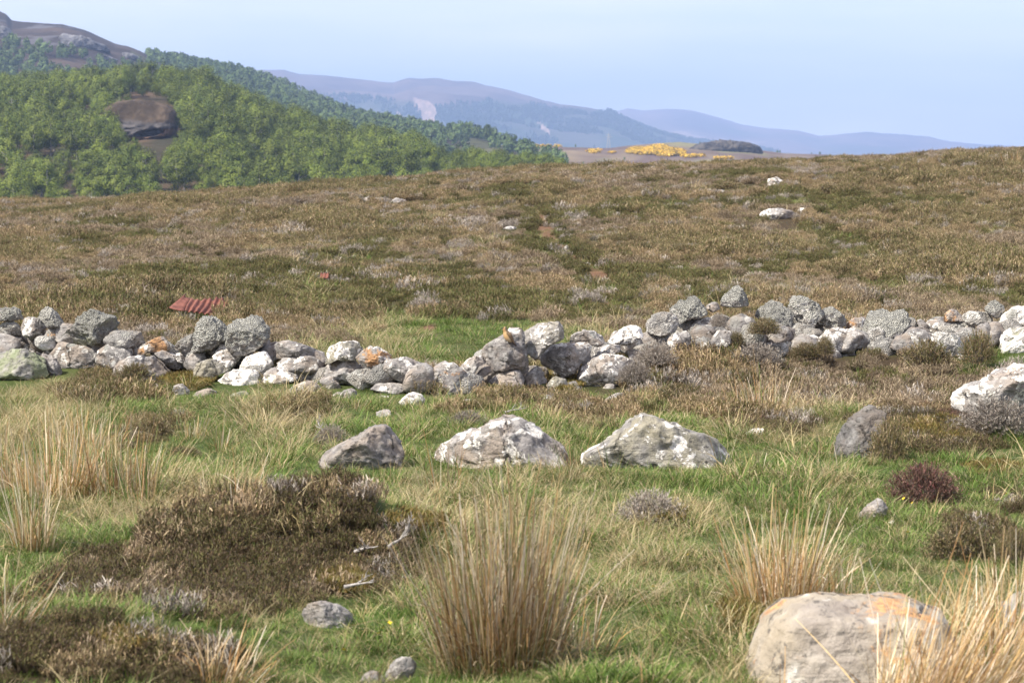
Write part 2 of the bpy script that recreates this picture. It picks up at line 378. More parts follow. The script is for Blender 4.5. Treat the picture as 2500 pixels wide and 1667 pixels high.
CLEAR = zz([(770, 770), (870, 725), (1100, 725), (1250, 760), (1225, 900), (1310, 950), (1260, 985), (1150, 1010), (1010, 1010), (960, 950), (880, 860)])
BARE2 = [zz([(-600, 200), (0, 235), (100, 240), (500, 290), (850, 385), (1040, 440), (1300, 500), (1100, 492), (900, 462), (760, 462), (600, 400), (420, 372), (230, 340), (0, 300), (-600, 260)]),
         zz([(310, 410), (500, 428), (700, 470), (720, 520), (600, 545), (480, 505), (370, 460)]), zz([(960, 490), (1100, 520), (1280, 600), (1260, 645), (1150, 622), (1040, 550)]),
         [(410, 160), (560, 185), (640, 207), (620, 203), (520, 180)]]
def cmix(n, a, b): return np.array(a) * (1 - n[..., None]) + np.array(b) * n[..., None]
def col1(x, y, z, px, py):
    n = sstep(-.3, .4, fbm(x / 14, y / 25, 0, 5)); return cmix(n, (.035, .032, .018), (.09, .06, .035))
def col2(x, y, z, px, py):
    n = sstep(-.25, .35, fbm(x / 40, y / 90, 0, 6)); c = cmix(n, (.034, .025, .020), (.070, .050, .036))
    r = sstep(.12, .32, fbm(x / 18, y / 60, z / 8, 8, 5)) * (px < 340) * sstep(180, 60, py)
    c = lerp(c, (.13, .125, .13), r * .6)
    gr = sstep(.0, .3, fbm(x / 60, y / 80, 0, 19)) * (px > 300); return lerp(c, (.09, .10, .04), gr * .5)
def colg(x, y, z, px, py):
    n = sstep(-.2, .3, fbm(x / 50, y / 160, 0, 16)); c = cmix(n, (.10, .07, .06), (.18, .14, .09))
    return lerp(c, (.16, .17, .08), sstep(.1, .35, fbm(x / 30, y / 120, 0, 23)) * .6)
SCREE = [[(945, 225), (958, 228), (985, 232), (1003, 250), (1000, 280), (992, 300), (975, 295), (965, 262), (955, 245)], [(903, 250), (915, 258), (935, 282), (925, 280)], [(1233, 280), (1245, 285), (1264, 303), (1262, 312), (1245, 298)], [(1055, 285), (1065, 295), (1085, 312), (1072, 305)]]
def colA(x, y, z, px, py):
    line = np.interp(px, [560, 800, 1000, 1130, 1230, 1300], [205, 228, 238, 234, 243, 258]) + 10 * fbm(px / 60, py / 40, 0, 3)
    lo = sstep(-6, 8, py - line)
    n = sstep(-.3, .3, fbm(x / 200, y / 400, 0, 26)); c = cmix(n, (.065, .045, .042), (.115, .08, .068))
    c = lerp(c, (.035, .05, .028), lo * (.65 + .35 * sstep(-.2, .2, fbm(x / 90, y / 160, 0, 31))))
    m = np.zeros(px.shape)
    wx = px + 5 * fbm(px / 9, py / 9, 0, 51, 3); wy = py + 3 * fbm(px / 9, py / 9, 0, 52, 3)
    for P in SCREE: m = np.maximum(m, inpoly(wx, wy, P))
    m = m * (.55 + .45 * sstep(-.3, .2, fbm(px / 3, py / 7, 0, 53, 3)))
    return lerp(c, (.36, .25, .20), m * .85)
def colB(x, y, z, px, py):
    n = sstep(-.3, .3, fbm(x / 250, y / 600, 0, 36)); c = cmix(n, (.07, .05, .048), (.13, .09, .08))
    c = lerp(c, (.05, .055, .035), sstep(-.05, .3, fbm(x / 400, y / 700, 0, 44)) * .7 * sstep(270, 310, py))
    sc = inpoly(px + 8 * fbm(px / 20, py / 12, 0, 4), py + 4 * fbm(px / 20, py / 12, 0, 14), [(1500, 300), (1560, 302), (1640, 318), (1760, 328), (1700, 334), (1600, 326), (1540, 312)])
    return lerp(c, (.27, .20, .17), sc * .6)
farB = Hill('far_ridge', [(900, 300), (1200, 275), (1395, 266), (1440, 256), (1475, 262), (1535, 258), (1590, 262), (1650, 276), (1700, 290), (1760, 298), (1830, 303), (1880, 316), (1930, 313), (1985, 308), (2060, 315), (2130, 320), (2180, 331), (2260, 340), (2600, 352), (3200, 360)],
            [(900, 11000), (3200, 11000)], 8200, 10, 1700, 36, 600, M_FAR, colB, (620, 70), seed=70)
farA = Hill('far_hill', [(-700, 230), (0, 215), (300, 190), (480, 176), (540, 171), (600, 168), (655, 166), (690, 175), (750, 178), (850, 189), (905, 195), (940, 185), (1000, 189), (1080, 199), (1150, 214), (1200, 228), (1250, 243), (1330, 256), (1400, 266), (1450, 290), (1520, 318), (1580, 332), (1700, 345), (1900, 370)],
            [(-700, 8000), (1900, 8000)], 5200, -6, 1700, 34, 430, M_FAR, colA, (900, 170), seed=80)
gorse = Hill('gorse_moor', [(700, 352), (1000, 344), (1180, 336), (1300, 342), (1400, 344), (1440, 339), (1500, 333), (1560, 329), (1700, 340), (1800, 353), (1900, 357), (2100, 364), (2700, 370)],
             [(700, 1520), (2700, 1520)], 780, -11, 500, 3, 120, M_HILL, colg, (420, 120), pw=1.4, seed=90)
hill2 = Hill('middle_hill', [(-900, 90), (-300, 50), (-60, 48), (0, 60), (22, 68), (34, 80), (110, 84), (150, 86), (200, 98), (270, 124), (300, 130), (325, 140), (360, 158), (430, 168), (500, 178), (560, 192), (640, 212), (700, 236), (760, 252), (830, 276), (900, 292), (980, 310), (1060, 326), (1130, 342), (1200, 357), (1290, 385), (1420, 420)],
             [(-900, 2300), (0, 2200), (600, 1950), (1000, 1500), (1200, 1180), (1290, 1080), (1420, 1040)], 900, -11, 900, 9, 120, M_HILL, col2, (620, 190), seed=100)
hill1 = Hill('wooded_hill', [(-900, 250), (-300, 248), (0, 240), (100, 228), (230, 224), (330, 222), (400, 224), (480, 240), (560, 275), (620, 305), (700, 325), (760, 352), (830, 364), (920, 380), (1000, 396), (1100, 397), (1290, 404), (1400, 425), (1500, 450)],
             [(-900, 800), (0, 780), (500, 740), (900, 640), (1500, 560)], 400, -9, 220, 3, 45, M_HILL, col1, (420, 120), seed=110)

# ------------------------------------------------------------------ ribbons: grass, rushes, sprigs
def ribbons(root, az, lean, length, width, droop, seg=4, c0=None, c1=None, tip=.15, side=None):
    n = len(root); t = np.linspace(0, 1, seg + 1)
    th = lean[:, None] + droop[:, None] * t[None, :]
    ds = (length / seg)[:, None]
    r = np.concatenate([np.zeros((n, 1)), np.cumsum(np.sin((th[:, 1:] + th[:, :-1]) / 2) * ds, 1)], 1)
    zc = np.concatenate([np.zeros((n, 1)), np.cumsum(np.cos((th[:, 1:] + th[:, :-1]) / 2) * ds, 1)], 1)
    P = np.stack([root[:, 0, None] + r * np.cos(az)[:, None], root[:, 1, None] + r * np.sin(az)[:, None], root[:, 2, None] + zc], -1)
    sa = az + math.pi / 2 + (side if side is not None else RNG.uniform(-.9, .9, n))
    sv = np.stack([np.cos(sa), np.sin(sa), np.zeros(n)], -1)[:, None, :]
    wd = (width[:, None] * (1 - (1 - tip) * t[None, :] ** 1.4))[..., None] * .5
    V = np.stack([P - sv * wd, P + sv * wd], 2).reshape(-1, 3)
    base = (np.arange(n) * (seg + 1) * 2)[:, None] + (np.arange(seg) * 2)[None, :]
    Fc = np.stack([base, base + 1, base + 3, base + 2], -1).reshape(-1, 4)
    tt = np.repeat(t, 2)[None, :, None]
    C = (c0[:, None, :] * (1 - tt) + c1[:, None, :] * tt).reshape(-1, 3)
    return V, Fc, C
def join(parts):
    V, F_, C = [], [], []; o = 0
    for v, f, c in parts: V.append(v); F_.append(f + o); C.append(c); o += len(v)
    return np.concatenate(V), np.concatenate(F_), np.concatenate(C)
def pick(pal, n, jit=.18):
    pal = np.array(pal); c = pal[RNG.integers(0, len(pal), n)]
    return c * (1 + RNG.uniform(-jit, jit, (n, 1)))
def U(a, b, n): return RNG.uniform(a, b, n)
GREENS = [(.08, .135, .022), (.105, .17, .028), (.14, .195, .04), (.055, .105, .022), (.165, .20, .055)]
STRAWS = [(.40, .32, .16), (.50, .42, .25), (.32, .24, .12), (.44, .38, .24), (.28, .22, .10)]
def grass_proto(name, n, R, hmin, hmax, wd, straw, droop=1.0):
    rad = R * np.sqrt(U(0, 1, n)); a = U(0, 6.283, n); root = np.stack([rad * np.cos(a), rad * np.sin(a), np.full(n, -.01)], -1)
    az = a + U(-.9, .9, n); lean = U(.05, .45, n) + rad / R * .35
    isS = U(0, 1, n) < straw
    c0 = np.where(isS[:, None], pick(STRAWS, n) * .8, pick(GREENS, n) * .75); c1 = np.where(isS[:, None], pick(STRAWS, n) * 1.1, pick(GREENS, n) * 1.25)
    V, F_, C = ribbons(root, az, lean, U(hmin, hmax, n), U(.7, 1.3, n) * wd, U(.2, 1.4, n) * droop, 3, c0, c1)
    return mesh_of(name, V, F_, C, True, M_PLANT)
def heather_proto(name, n, R, hh, pal, leaf=.010, tipc=None, wd=.0045, nl=9, dome=.5):
    rad = R * np.sqrt(U(0, 1, n)); a = U(0, 6.283, n)
    L = hh * (1 - dome * (rad / R) ** 2) * U(.65, 1.1, n)
    root = np.stack([rad * .75 * np.cos(a), rad * .75 * np.sin(a), np.zeros(n) - .02], -1)
    az = a + U(-.8, .8, n); lean = U(0, .25, n) + rad / R * .35; dr = U(-.3, .5, n)
    c0 = pick([(.09, .065, .045), (.13, .10, .07)], n); c1 = pick(pal, n)
    parts = [ribbons(root, az, lean, L, np.full(n, wd), dr, 3, c0, c1, .5)]
    # leafy side shoots
    for k in range(nl):
        t = U(.35, 1.0, n); th = lean + dr * t * .5
        rr = np.sin(th) * L * t; pz = np.cos(th) * L * t
        rt = root + np.stack([rr * np.cos(az), rr * np.sin(az), pz], -1)
        cc = pick(pal, n); ca = pick(tipc, n) if tipc else cc * 1.25
        parts.append(ribbons(rt, U(0, 6.283, n), U(.2, 1.1, n), U(.6, 1.5, n) * leaf * 2.6, U(.7, 1.3, n) * leaf * .55, U(-.4, .4, n), 1, cc, ca, .4))
    V, F_, C = join(parts); return mesh_of(name, V, F_, C, False, M_HEATH)
BROWN = [(.215, .15, .09), (.275, .20, .12), (.165, .13, .065), (.37, .29, .185), (.15, .135, .055)]
OLIVE = [(.10, .10, .035), (.13, .12, .045), (.15, .105, .06), (.085, .095, .03)]
PURPLE = [(.17, .085, .075), (.12, .075, .06), (.21, .12, .10), (.10, .07, .045)]
GREY = [(.26, .23, .20), (.34, .31, .27), (.20, .17, .145), (.28, .235, .20)]
def proto_coll(name, meshes):
    c = bpy.data.collections.new(name)
    for i, m in enumerate(meshes):
        o = bpy.data.objects.new('%s_%02d' % (name, i), m); c.objects.link(o)
    return c
def scatter(name, pts, rot, scl, idx, coll, label, cat):
    m = bpy.data.meshes.new(name); n = len(pts); m.vertices.add(n); m.vertices.foreach_set('co', np.asarray(pts, np.float32).ravel())
    a = m.attributes.new('rot', 'FLOAT_VECTOR', 'POINT'); a.data.foreach_set('vector', np.asarray(rot, np.float32).ravel())
    a = m.attributes.new('scl', 'FLOAT_VECTOR', 'POINT'); a.data.foreach_set('vector', np.asarray(scl, np.float32).ravel())
    a = m.attributes.new('pid', 'INT', 'POINT'); a.data.foreach_set('value', np.asarray(idx, np.int32))
    m.update(); o = link(name, m)
    g = bpy.data.node_groups.new(name + '_nodes', 'GeometryNodeTree')
    g.interface.new_socket('Geometry', in_out='INPUT', socket_type='NodeSocketGeometry'); g.interface.new_socket('Geometry', in_out='OUTPUT', socket_type='NodeSocketGeometry')
    gi = g.nodes.new('NodeGroupInput'); go = g.nodes.new('NodeGroupOutput')
    ip = g.nodes.new('GeometryNodeInstanceOnPoints'); ci = g.nodes.new('GeometryNodeCollectionInfo')
    ci.inputs['Collection'].default_value = coll; ci.inputs['Separate Children'].default_value = True; ci.inputs['Reset Children'].default_value = True
    def na(nm, ty):
        x = g.nodes.new('GeometryNodeInputNamedAttribute'); x.data_type = ty; x.inputs['Name'].default_value = nm
        return next(s for s in x.outputs if s.enabled and s.name == 'Attribute')
    e = g.nodes.new('FunctionNodeEulerToRotation'); g.links.new(na('rot', 'FLOAT_VECTOR'), e.inputs[0])
    g.links.new(gi.outputs[0], ip.inputs['Points']); g.links.new(ci.outputs[0], ip.inputs['Instance']); ip.inputs['Pick Instance'].default_value = True
    g.links.new(na('pid', 'INT'), ip.inputs['Instance Index']); g.links.new(e.outputs[0], ip.inputs['Rotation']); g.links.new(na('scl', 'FLOAT_VECTOR'), ip.inputs['Scale'])
    g.links.new(ip.outputs[0], go.inputs[0])
    md = o.modifiers.new('scatter', 'NODES'); md.node_group = g
    return tag(o, label, cat, kind='stuff')
def sample(y0, y1, dens, t0=-.27, t1=.27, maxn=400000):
    """uniform random ground points in a wedge"""
    area = (t1 - t0) * (y1 ** 2 - y0 ** 2) / 2; n = min(int(area * dens), maxn)
    y = np.sqrt(U(y0 ** 2, y1 ** 2, n)); x = U(t0, t1, n) * y
    return x, y

# ------------------------------------------------------------------ rocks
import bmesh
_ico = {}
def ico(sub):
    if sub not in _ico:
        bm = bmesh.new(); bmesh.ops.create_icosphere(bm, subdivisions=sub, radius=1.0)
        _ico[sub] = (np.array([v.co[:] for v in bm.verts]), np.array([[v.index for v in f.verts] for f in bm.faces])); bm.free()
    return _ico[sub]
FOOT = []
def rock(name, poly, Yd, parent=None, hd=None, sub=5, white=.5, orange=.1, shag=0., tone=.5, green=.0, cuts=9, rough=1.0, seed=None, mat=None, rscale=1.0, fwd=0.0, warm=0.0):
    """a rock whose silhouette from the front follows poly (photo pixels) with a real depth of its own, standing at distance Yd"""
    rs = np.random.default_rng(seed if seed is not None else int(abs(poly[0][0] * 7 + poly[0][1] * 13)) % 99991)
    P = np.array(poly, float); c = (P.min(0) + P.max(0)) / 2 * .5 + P.mean(0) * .5
    m = Yd / FS; Q = np.stack([(P[:, 0] - c[0]) * m, -(P[:, 1] - c[1]) * m], -1)
    # polar radius of the outline
    A = np.linspace(-math.pi, math.pi, 97)[:-1]; R = np.zeros(96)
    for i, a in enumerate(A):
        d = np.array([math.cos(a), math.sin(a)]); best = 0
        for k in range(len(Q)):
            p, q = Q[k], Q[(k + 1) % len(Q)]; e = q - p; den = d[0] * e[1] - d[1] * e[0]
            if abs(den) < 1e-12: continue
            tt = (p[0] * e[1] - p[1] * e[0]) / den; uu = (p[0] * d[1] - p[1] * d[0]) / den
            if tt > 0 and -1e-6 <= uu <= 1 + 1e-6: best = max(best, tt)
        R[i] = best
    R = (np.roll(R, 1) + 2 * R + np.roll(R, -1)) / 4
    wv, F_ = ico(sub); x, y, z = wv[:, 0], wv[:, 1], wv[:, 2]
    ang = np.arctan2(z, x); rho = np.sqrt(x * x + z * z)
    Rr = np.interp(ang, np.append(A, math.pi), np.append(R, R[0]))
    size = math.sqrt(Q[:, 0].ptp() * Q[:, 1].ptp()) if hasattr(Q[:, 0], 'ptp') else math.sqrt(np.ptp(Q[:, 0]) * np.ptp(Q[:, 1]))
    hd = hd or size * .55
    f = rho ** .72
    V = np.stack([np.cos(ang) * Rr * f, np.sign(y) * np.abs(y) ** .75 * hd, np.sin(ang) * Rr * f], -1)
    N = wv.copy()
    for _ in range(cuts):
        n = np.array([rs.uniform(-.8, .8), rs.choice([-1, -1, 1]) * rs.uniform(.5, 1), rs.uniform(-.5, .9)]); n /= np.linalg.norm(n)
        dd = V @ n; hmx = dd.max() * rs.uniform(.55, .88); ov = np.maximum(dd - hmx, 0); V = V - (ov * .9)[:, None] * n
    for _ in range(cuts):
        n = rs.normal(size=3); n[2] = abs(n[2]) * 1.0; n /= np.linalg.norm(n)
        dd = V @ n; hmx = dd.max() * rs.uniform(.78, .95); ov = np.maximum(dd - hmx, 0); V = V - (ov * .9)[:, None] * n
    s = rs.uniform(0, 100)
    q = V / size
    nz = fbm(q[:, 0] * 2.2 + s, q[:, 1] * 2.2, q[:, 2] * 2.2, 5, 3) * .06 + (np.abs(fbm(q[:, 0] * 4 + s, q[:, 1] * 4, q[:, 2] * 5, 15, 5, .6)) - .2) * -.12 + fbm(q[:, 0] * 16 + s, q[:, 1] * 16, q[:, 2] * 22, 25, 4, .65) * .034
    if shag > .5: nz = nz + np.abs(fbm(q[:, 0] * 26 + s, q[:, 1] * 26, q[:, 2] * 26, 35, 2)) * .035 * shag * (wv[:, 2] > -.4)
    V = V + N * (nz * rough * size)[:, None]
    C = at(c[0], c[1], Yd + fwd)
    me = mesh_of(name, V, F_, None, True, mat or M_ROCK)
    o = link(name, me, parent, C)
    o['rk_white'] = white; o['rk_orange'] = orange; o['rk_shag'] = shag; o['rk_tone'] = tone; o['rk_green'] = green; o['rk_scale'] = rscale; o['rk_warm'] = warm
    FOOT.append((C[0], C[1], float(np.ptp(V[:, 0])) / 2, hd))
    return o
def z1(P, ox=0, oy=700, s=640 / 2352.): return [(ox + a * s, oy + b * s) for a, b in P]
def z2(P): return z1(P, 600, 740)
def z3(P): return z1(P, 1000, 720)
def z4(P): return z1(P, 1500, 680)
def z5(P): return z1(P, 1960, 700, 540 / 2352.)
wall = link('stone_wall', None, None, (0, 19.5, 0)); wall.empty_display_size = .3
tag(wall, 'tumbledown dry stone wall of lichen-covered grey boulders running across the moor', 'stone wall')
STONES = [
 (z1, [(-70, 210), (0, 190), (110, 185), (190, 215), (240, 250), (215, 295), (90, 305), (-60, 312)], dict(shag=.9, tone=.5)),
 (z1, [(345, 215), (410, 183), (470, 195), (540, 270), (595, 350), (580, 372), (440, 372), (400, 330), (330, 260)], dict(shag=.8, tone=.55)),
 (z1, [(0, 330), (60, 310), (160, 310), (190, 380), (180, 440), (90, 455), (20, 440), (-30, 390)], dict(shag=.5, white=.5)),
 (z1, [(190, 390), (185, 330), (240, 270), (300, 250), (390, 300), (415, 350), (395, 430), (290, 470), (215, 440)], dict(white=.6, orange=.25)),
 (z1, [(50, 470), (130, 440), (190, 450), (225, 520), (170, 545), (80, 530)], dict(white=.4)),
 (z1, [(400, 440), (430, 380), (560, 372), (595, 385), (500, 485), (430, 480)], dict(white=.4, orange=.8)),
 (z1, [(300, 480), (380, 455), (460, 460), (490, 500), (420, 530), (330, 530)], dict(white=.3, orange=.6, tone=.3)),
 (z1, [(520, 440), (600, 400), (690, 290), (760, 215), (830, 192), (920, 235), (1040, 270), (1050, 310), (985, 420), (900, 490), (780, 525), (640, 510), (530, 490)], dict(shag=1., white=.25, green=.6, tone=.45, L='large boulder perched on the wall, lichen crusted on top and dark green below')),
 (z1, [(930, 430), (1020, 390), (1200, 395), (1350, 405), (1395, 450), (1260, 530), (1150, 590), (1000, 540), (930, 500)], dict(white=.45, shag=.3, tone=.45)),
 (z1, [(1160, 600), (1180, 560), (1250, 540), (1440, 440), (1510, 460), (1545, 550), (1500, 590), (1300, 585), (1200, 612)], dict(white=.6, orange=.85, L='stone with a bright orange lichen face')),
 (z1, [(390, 590), (455, 540), (520, 485), (700, 525), (830, 505), (1000, 540), (1060, 600), (1040, 670), (950, 740), (700, 720), (560, 740), (480, 690)], dict(white=.5, orange=.3)),
 (z1, [(-160, 660), (-60, 610), (110, 570), (240, 575), (370, 590), (430, 680), (480, 800), (300, 840), (0, 850), (-150, 820)], dict(white=.15, green=.9, tone=.5, L='broad grey green boulder in the grass at the left end')),
 (z1, [(370, 600), (440, 590), (500, 650), (540, 740), (550, 800), (470, 830), (400, 720)], dict(white=.35)),
 (z1, [(1010, 700), (1120, 650), (1300, 590), (1380, 590), (1470, 680), (1550, 790), (1500, 850), (1380, 870), (1150, 840), (1000, 770)], dict(white=.5, tone=.45)),
 (z1, [(1370, 580), (1440, 550), (1560, 610), (1690, 680), (1650, 740), (1560, 745), (1470, 670)], dict(white=.55)),
 (z1, [(1560, 560), (1600, 490), (1700, 430), (1770, 420), (1760, 520), (1720, 600), (1650, 590)], dict(shag=.6, white=.5)),
 (z1, [(1715, 560), (1730, 440), (1770, 340), (1830, 270), (1890, 260), (1970, 310), (2060, 390), (2030, 480), (1900, 560), (1750, 580)], dict(shag=1., tone=.55, L='rounded boulder shaggy all over with pale grey lichen')),
 (z1, [(2030, 520), (2060, 400), (2080, 330), (2160, 260), (2260, 250), (2360, 300), (2400, 330), (2415, 400), (2390, 470), (2330, 540), (2200, 600), (2080, 590)], dict(shag=1., white=.6, tone=.6)),
 (z1, [(1870, 600), (1940, 525), (2000, 525), (2180, 600), (2130, 690), (2060, 760), (1960, 700)], dict(white=.75, tone=.55)),
 (z1, [(1720, 830), (1760, 690), (1860, 640), (1980, 660), (2080, 740), (1960, 790), (1900, 860), (1830, 890), (1730, 870)], dict(white=.35, green=.3)),
 (z1, [(2130, 740), (2160, 660), (2250, 590), (2352, 560), (2440, 620), (2450, 690), (2400, 760), (2280, 775)], dict(white=.85, orange=.3, tone=.6)),
 (z1, [(1925, 840), (1990, 780), (2130, 745), (2290, 745), (2352, 790), (2330, 850), (2260, 900), (2110, 915), (1980, 870)], dict(white=.9, orange=.25, tone=.65)),
 (z1, [(1550, 600), (1620, 590), (1680, 640), (1690, 700), (1600, 680)], dict(white=.7)),
 (z1, [(1660, 640), (1740, 590), (1840, 590), (1860, 650), (1780, 690), (1700, 690)], dict(white=.4)),
 (z1, [(1080, 600), (1110, 585), (1155, 605), (1140, 650), (1070, 650)], dict(white=.3, orange=.9)),
 (z2, [(250, 380), (340, 330), (460, 350), (640, 420), (690, 470), (600, 490), (420, 470), (330, 500), (255, 520), (240, 430)], dict(white=.35, tone=.4, L='dark slab with pale streaks along its top')),
 (z2, [(245, 570), (330, 490), (470, 460), (620, 475), (695, 520), (690, 600), (600, 640), (420, 615), (320, 605)], dict(white=.5, tone=.45)),
 (z2, [(125, 740), (180, 610), (240, 575), (400, 620), (520, 660), (450, 700), (300, 740), (160, 760)], dict(white=.6, orange=.25, tone=.6)),
 (z2, [(-20, 600), (80, 595), (150, 660), (120, 720), (40, 700), (-40, 650)], dict(white=.6, orange=.4)),
 (z2, [(690, 490), (760, 390), (860, 345), (970, 335), (1075, 390), (1000, 460), (980, 510), (800, 510), (720, 565)], dict(white=.7, green=.3, tone=.6)),
 (z2, [(985, 490), (1040, 430), (1120, 380), (1230, 390), (1330, 420), (1385, 475), (1240, 520), (1180, 585), (1060, 585)], dict(white=.6, orange=.75, L='stone with a brown and orange lichen patch on its face')),
 (z2, [(685, 660), (700, 590), (760, 520), (880, 490), (980, 510), (1060, 600), (1050, 680), (960, 740), (870, 720), (780, 680)], dict(white=.4, orange=.25, tone=.5)),
 (z2, [(1170, 600), (1200, 520), (1290, 490), (1440, 480), (1560, 520), (1650, 570), (1620, 640), (1540, 720), (1380, 705), (1280, 640)], dict(white=.55, tone=.5)),
 (z2, [(1010, 740), (1060, 650), (1200, 570), (1280, 560), (1330, 680), (1390, 715), (1300, 760), (1100, 775)], dict(white=.7, orange=.2, tone=.6)),
 (z2, [(380, 790), (450, 730), (560, 690), (660, 710), (700, 780), (650, 830), (450, 820)], dict(white=.4)),
 (z2, [(650, 680), (700, 655), (780, 660), (840, 720), (865, 790), (780, 805), (700, 760)], dict(white=.5)),
 (z2, [(1085, 760), (1160, 715), (1280, 710), (1460, 735), (1470, 760), (1400, 820), (1300, 838), (1200, 800)], dict(white=.45, tone=.65)),
 (z2, [(1460, 770), (1500, 720), (1600, 730), (1690, 770), (1620, 805), (1500, 805)], dict(white=.3, tone=.5)),
 (z2, [(1575, 730), (1640, 620), (1720, 545), (1790, 515), (1840, 560), (1910, 590), (1900, 640), (1760, 690), (1680, 760)], dict(white=.25, tone=.75, orange=.25, L='tan pointed stone with a smooth pale face')),
 (z2, [(1690, 750), (1720, 700), (1800, 650), (1900, 615), (1990, 650), (2040, 740), (2000, 790), (1850, 845), (1730, 810)], dict(white=.45, orange=.15, tone=.6)),
 (z3, [(445, 650), (520, 580), (620, 530), (650, 530), (700, 600), (620, 640), (560, 730), (480, 695)], dict(white=.6, orange=.3)),
 (z3, [(650, 500), (700, 440), (830, 370), (900, 300), (990, 295), (1040, 370), (1050, 480), (1110, 580), (1060, 660), (850, 690), (760, 660), (690, 600), (650, 540)], dict(white=.4, tone=.38, L='large dark stone on which the bird perches')),
 (z3, [(1010, 310), (1060, 245), (1150, 238), (1340, 240), (1380, 290), (1390, 390), (1260, 450), (1190, 530), (1130, 590), (1060, 520), (1020, 400)], dict(white=.55, tone=.6, green=.2, L='upright heart-shaped stone with a brown moss spot')),
 (z3, [(1370, 420), (1450, 350), (1560, 312), (1660, 320), (1740, 380), (1750, 430), (1700, 465), (1600, 440), (1450, 430)], dict(white=.55)),
 (z3, [(1170, 580), (1180, 520), (1270, 450), (1420, 430), (1560, 430), (1660, 460), (1540, 590), (1470, 700), (1370, 750), (1300, 680), (1210, 630)], dict(white=.55, orange=.15, tone=.55)),
 (z3, [(1540, 600), (1560, 560), (1680, 470), (1800, 440), (1900, 430), (1940, 460), (1900, 520), (1780, 510), (1650, 560), (1560, 612)], dict(white=.55, orange=.55, tone=.6, hd=.12, L='thin slab with an orange underside')),
 (z3, [(1460, 750), (1530, 650), (1640, 580), (1760, 535), (1950, 540), (2100, 600), (2060, 720), (1900, 800), (1700, 830), (1600, 850), (1520, 800)], dict(white=.6, tone=.55)),
 (z3, [(1760, 430), (1850, 360), (1920, 280), (1990, 265), (2100, 300), (2110, 360), (2000, 440), (1940, 450), (1880, 440)], dict(white=.85, orange=.3, tone=.6)),
 (z3, [(2120, 330), (2125, 240), (2180, 170), (2290, 145), (2360, 160), (2420, 240), (2380, 330), (2280, 370), (2160, 350)], dict(white=.6, orange=.4, shag=.3)),
 (z3, [(830, 810), (900, 765), (1010, 750), (1140, 630), (1220, 640), (1290, 720), (1240, 790), (1080, 815)], dict(white=.25, tone=.5)),
 (z3, [(1230, 810), (1300, 720), (1400, 760), (1430, 860), (1360, 890), (1240, 860)], dict(white=.4, green=.3)),
 (z3, [(1400, 790), (1480, 770), (1555, 830), (1500, 890), (1410, 870)], dict(white=.5)),
 (z3, [(690, 790), (780, 700), (900, 710), (890, 790), (760, 815)], dict(white=.3, orange=.4, tone=.6)),
 (z3, [(580, 730), (650, 650), (720, 640), (750, 690), (640, 750)], dict(white=.5, orange=.3)),
 (z3, [(1730, 840), (1780, 780), (1840, 790), (1850, 860), (1760, 870)], dict(white=.5)),
 (z4, [(500, 320), (510, 280), (590, 190), (680, 165), (760, 175), (810, 260), (840, 310), (780, 350), (640, 370), (590, 400), (530, 370)], dict(shag=1., white=.6)),
 (z4, [(815, 260), (860, 215), (930, 210), (950, 270), (880, 310)], dict(white=.3)),
 (z4, [(955, 200), (1000, 115), (1100, 75), (1190, 110), (1225, 160), (1210, 240), (1120, 260), (1050, 260), (970, 240)], dict(shag=1., tone=.55, L='topmost boulder of the wall, round and lichen-tufted')),
 (z4, [(1230, 230), (1290, 205), (1420, 195), (1530, 240), (1590, 310), (1600, 430), (1540, 445), (1430, 440), (1350, 380), (1260, 320)], dict(shag=.9, tone=.5)),
 (z4, [(1540, 220), (1620, 170), (1720, 160), (1810, 210), (1860, 270), (1870, 340), (1800, 420), (1680, 420), (1600, 320)], dict(shag=.9, white=.7, tone=.6)),
 (z4, [(1800, 300), (1870, 265), (1960, 260), (2050, 320), (2085, 380), (2060, 435), (1900, 450), (1820, 400)], dict(shag=.8, white=.6, tone=.6)),
 (z4, [(460, 500), (480, 440), (560, 400), (680, 360), (820, 380), (950, 440), (1000, 500), (990, 590), (900, 635), (800, 600), (600, 590), (480, 560)], dict(white=.4, shag=.4, orange=.3, tone=.4)),
 (z4, [(1030, 590), (1050, 500), (1140, 480), (1310, 440), (1370, 490), (1340, 560), (1200, 605), (1140, 635), (1040, 625)], dict(white=.15, tone=-.1)),
 (z4, [(1145, 670), (1180, 610), (1300, 550), (1430, 540), (1490, 510), (1560, 530), (1610, 600), (1450, 690), (1250, 720)], dict(white=.4, tone=.55)),
 (z4, [(640, 640), (700, 600), (800, 590), (850, 640), (760, 690), (660, 690)], dict(white=.4)),
 (z4, [(1900, 500), (1960, 440), (2040, 430), (2110, 480), (2120, 570), (2060, 630), (1940, 610)], dict(white=.3, tone=.5)),
 (z4, [(2010, 690), (2060, 630), (2150, 640), (2165, 690), (2080, 730)], dict(white=.6)),
 (z5, [(460, 460), (470, 380), (520, 330), (640, 320), (700, 380), (690, 520), (620, 630), (550, 645), (490, 570)], dict(white=.6, orange=.75, L='stone crusted in orange and white lichen')),
 (z5, [(640, 400), (690, 290), (780, 210), (860, 185), (960, 210), (1050, 250), (1110, 350), (1115, 430), (1080, 520), (1010, 590), (930, 700), (850, 720), (750, 690), (700, 600), (655, 520)], dict(shag=1., white=.7, tone=.62, L='big round boulder thick with pale lichen')),
 (z5, [(575, 700), (590, 600), (660, 550), (690, 620), (620, 710)], dict(white=.9)),
 (z5, [(1085, 340), (1130, 310), (1200, 340), (1255, 450), (1200, 475), (1110, 460)], dict(white=.4, shag=.4, tone=.4)),
 (z5, [(1205, 350), (1260, 340), (1320, 390), (1365, 440), (1290, 465), (1240, 450)], dict(white=.4, orange=.4)),
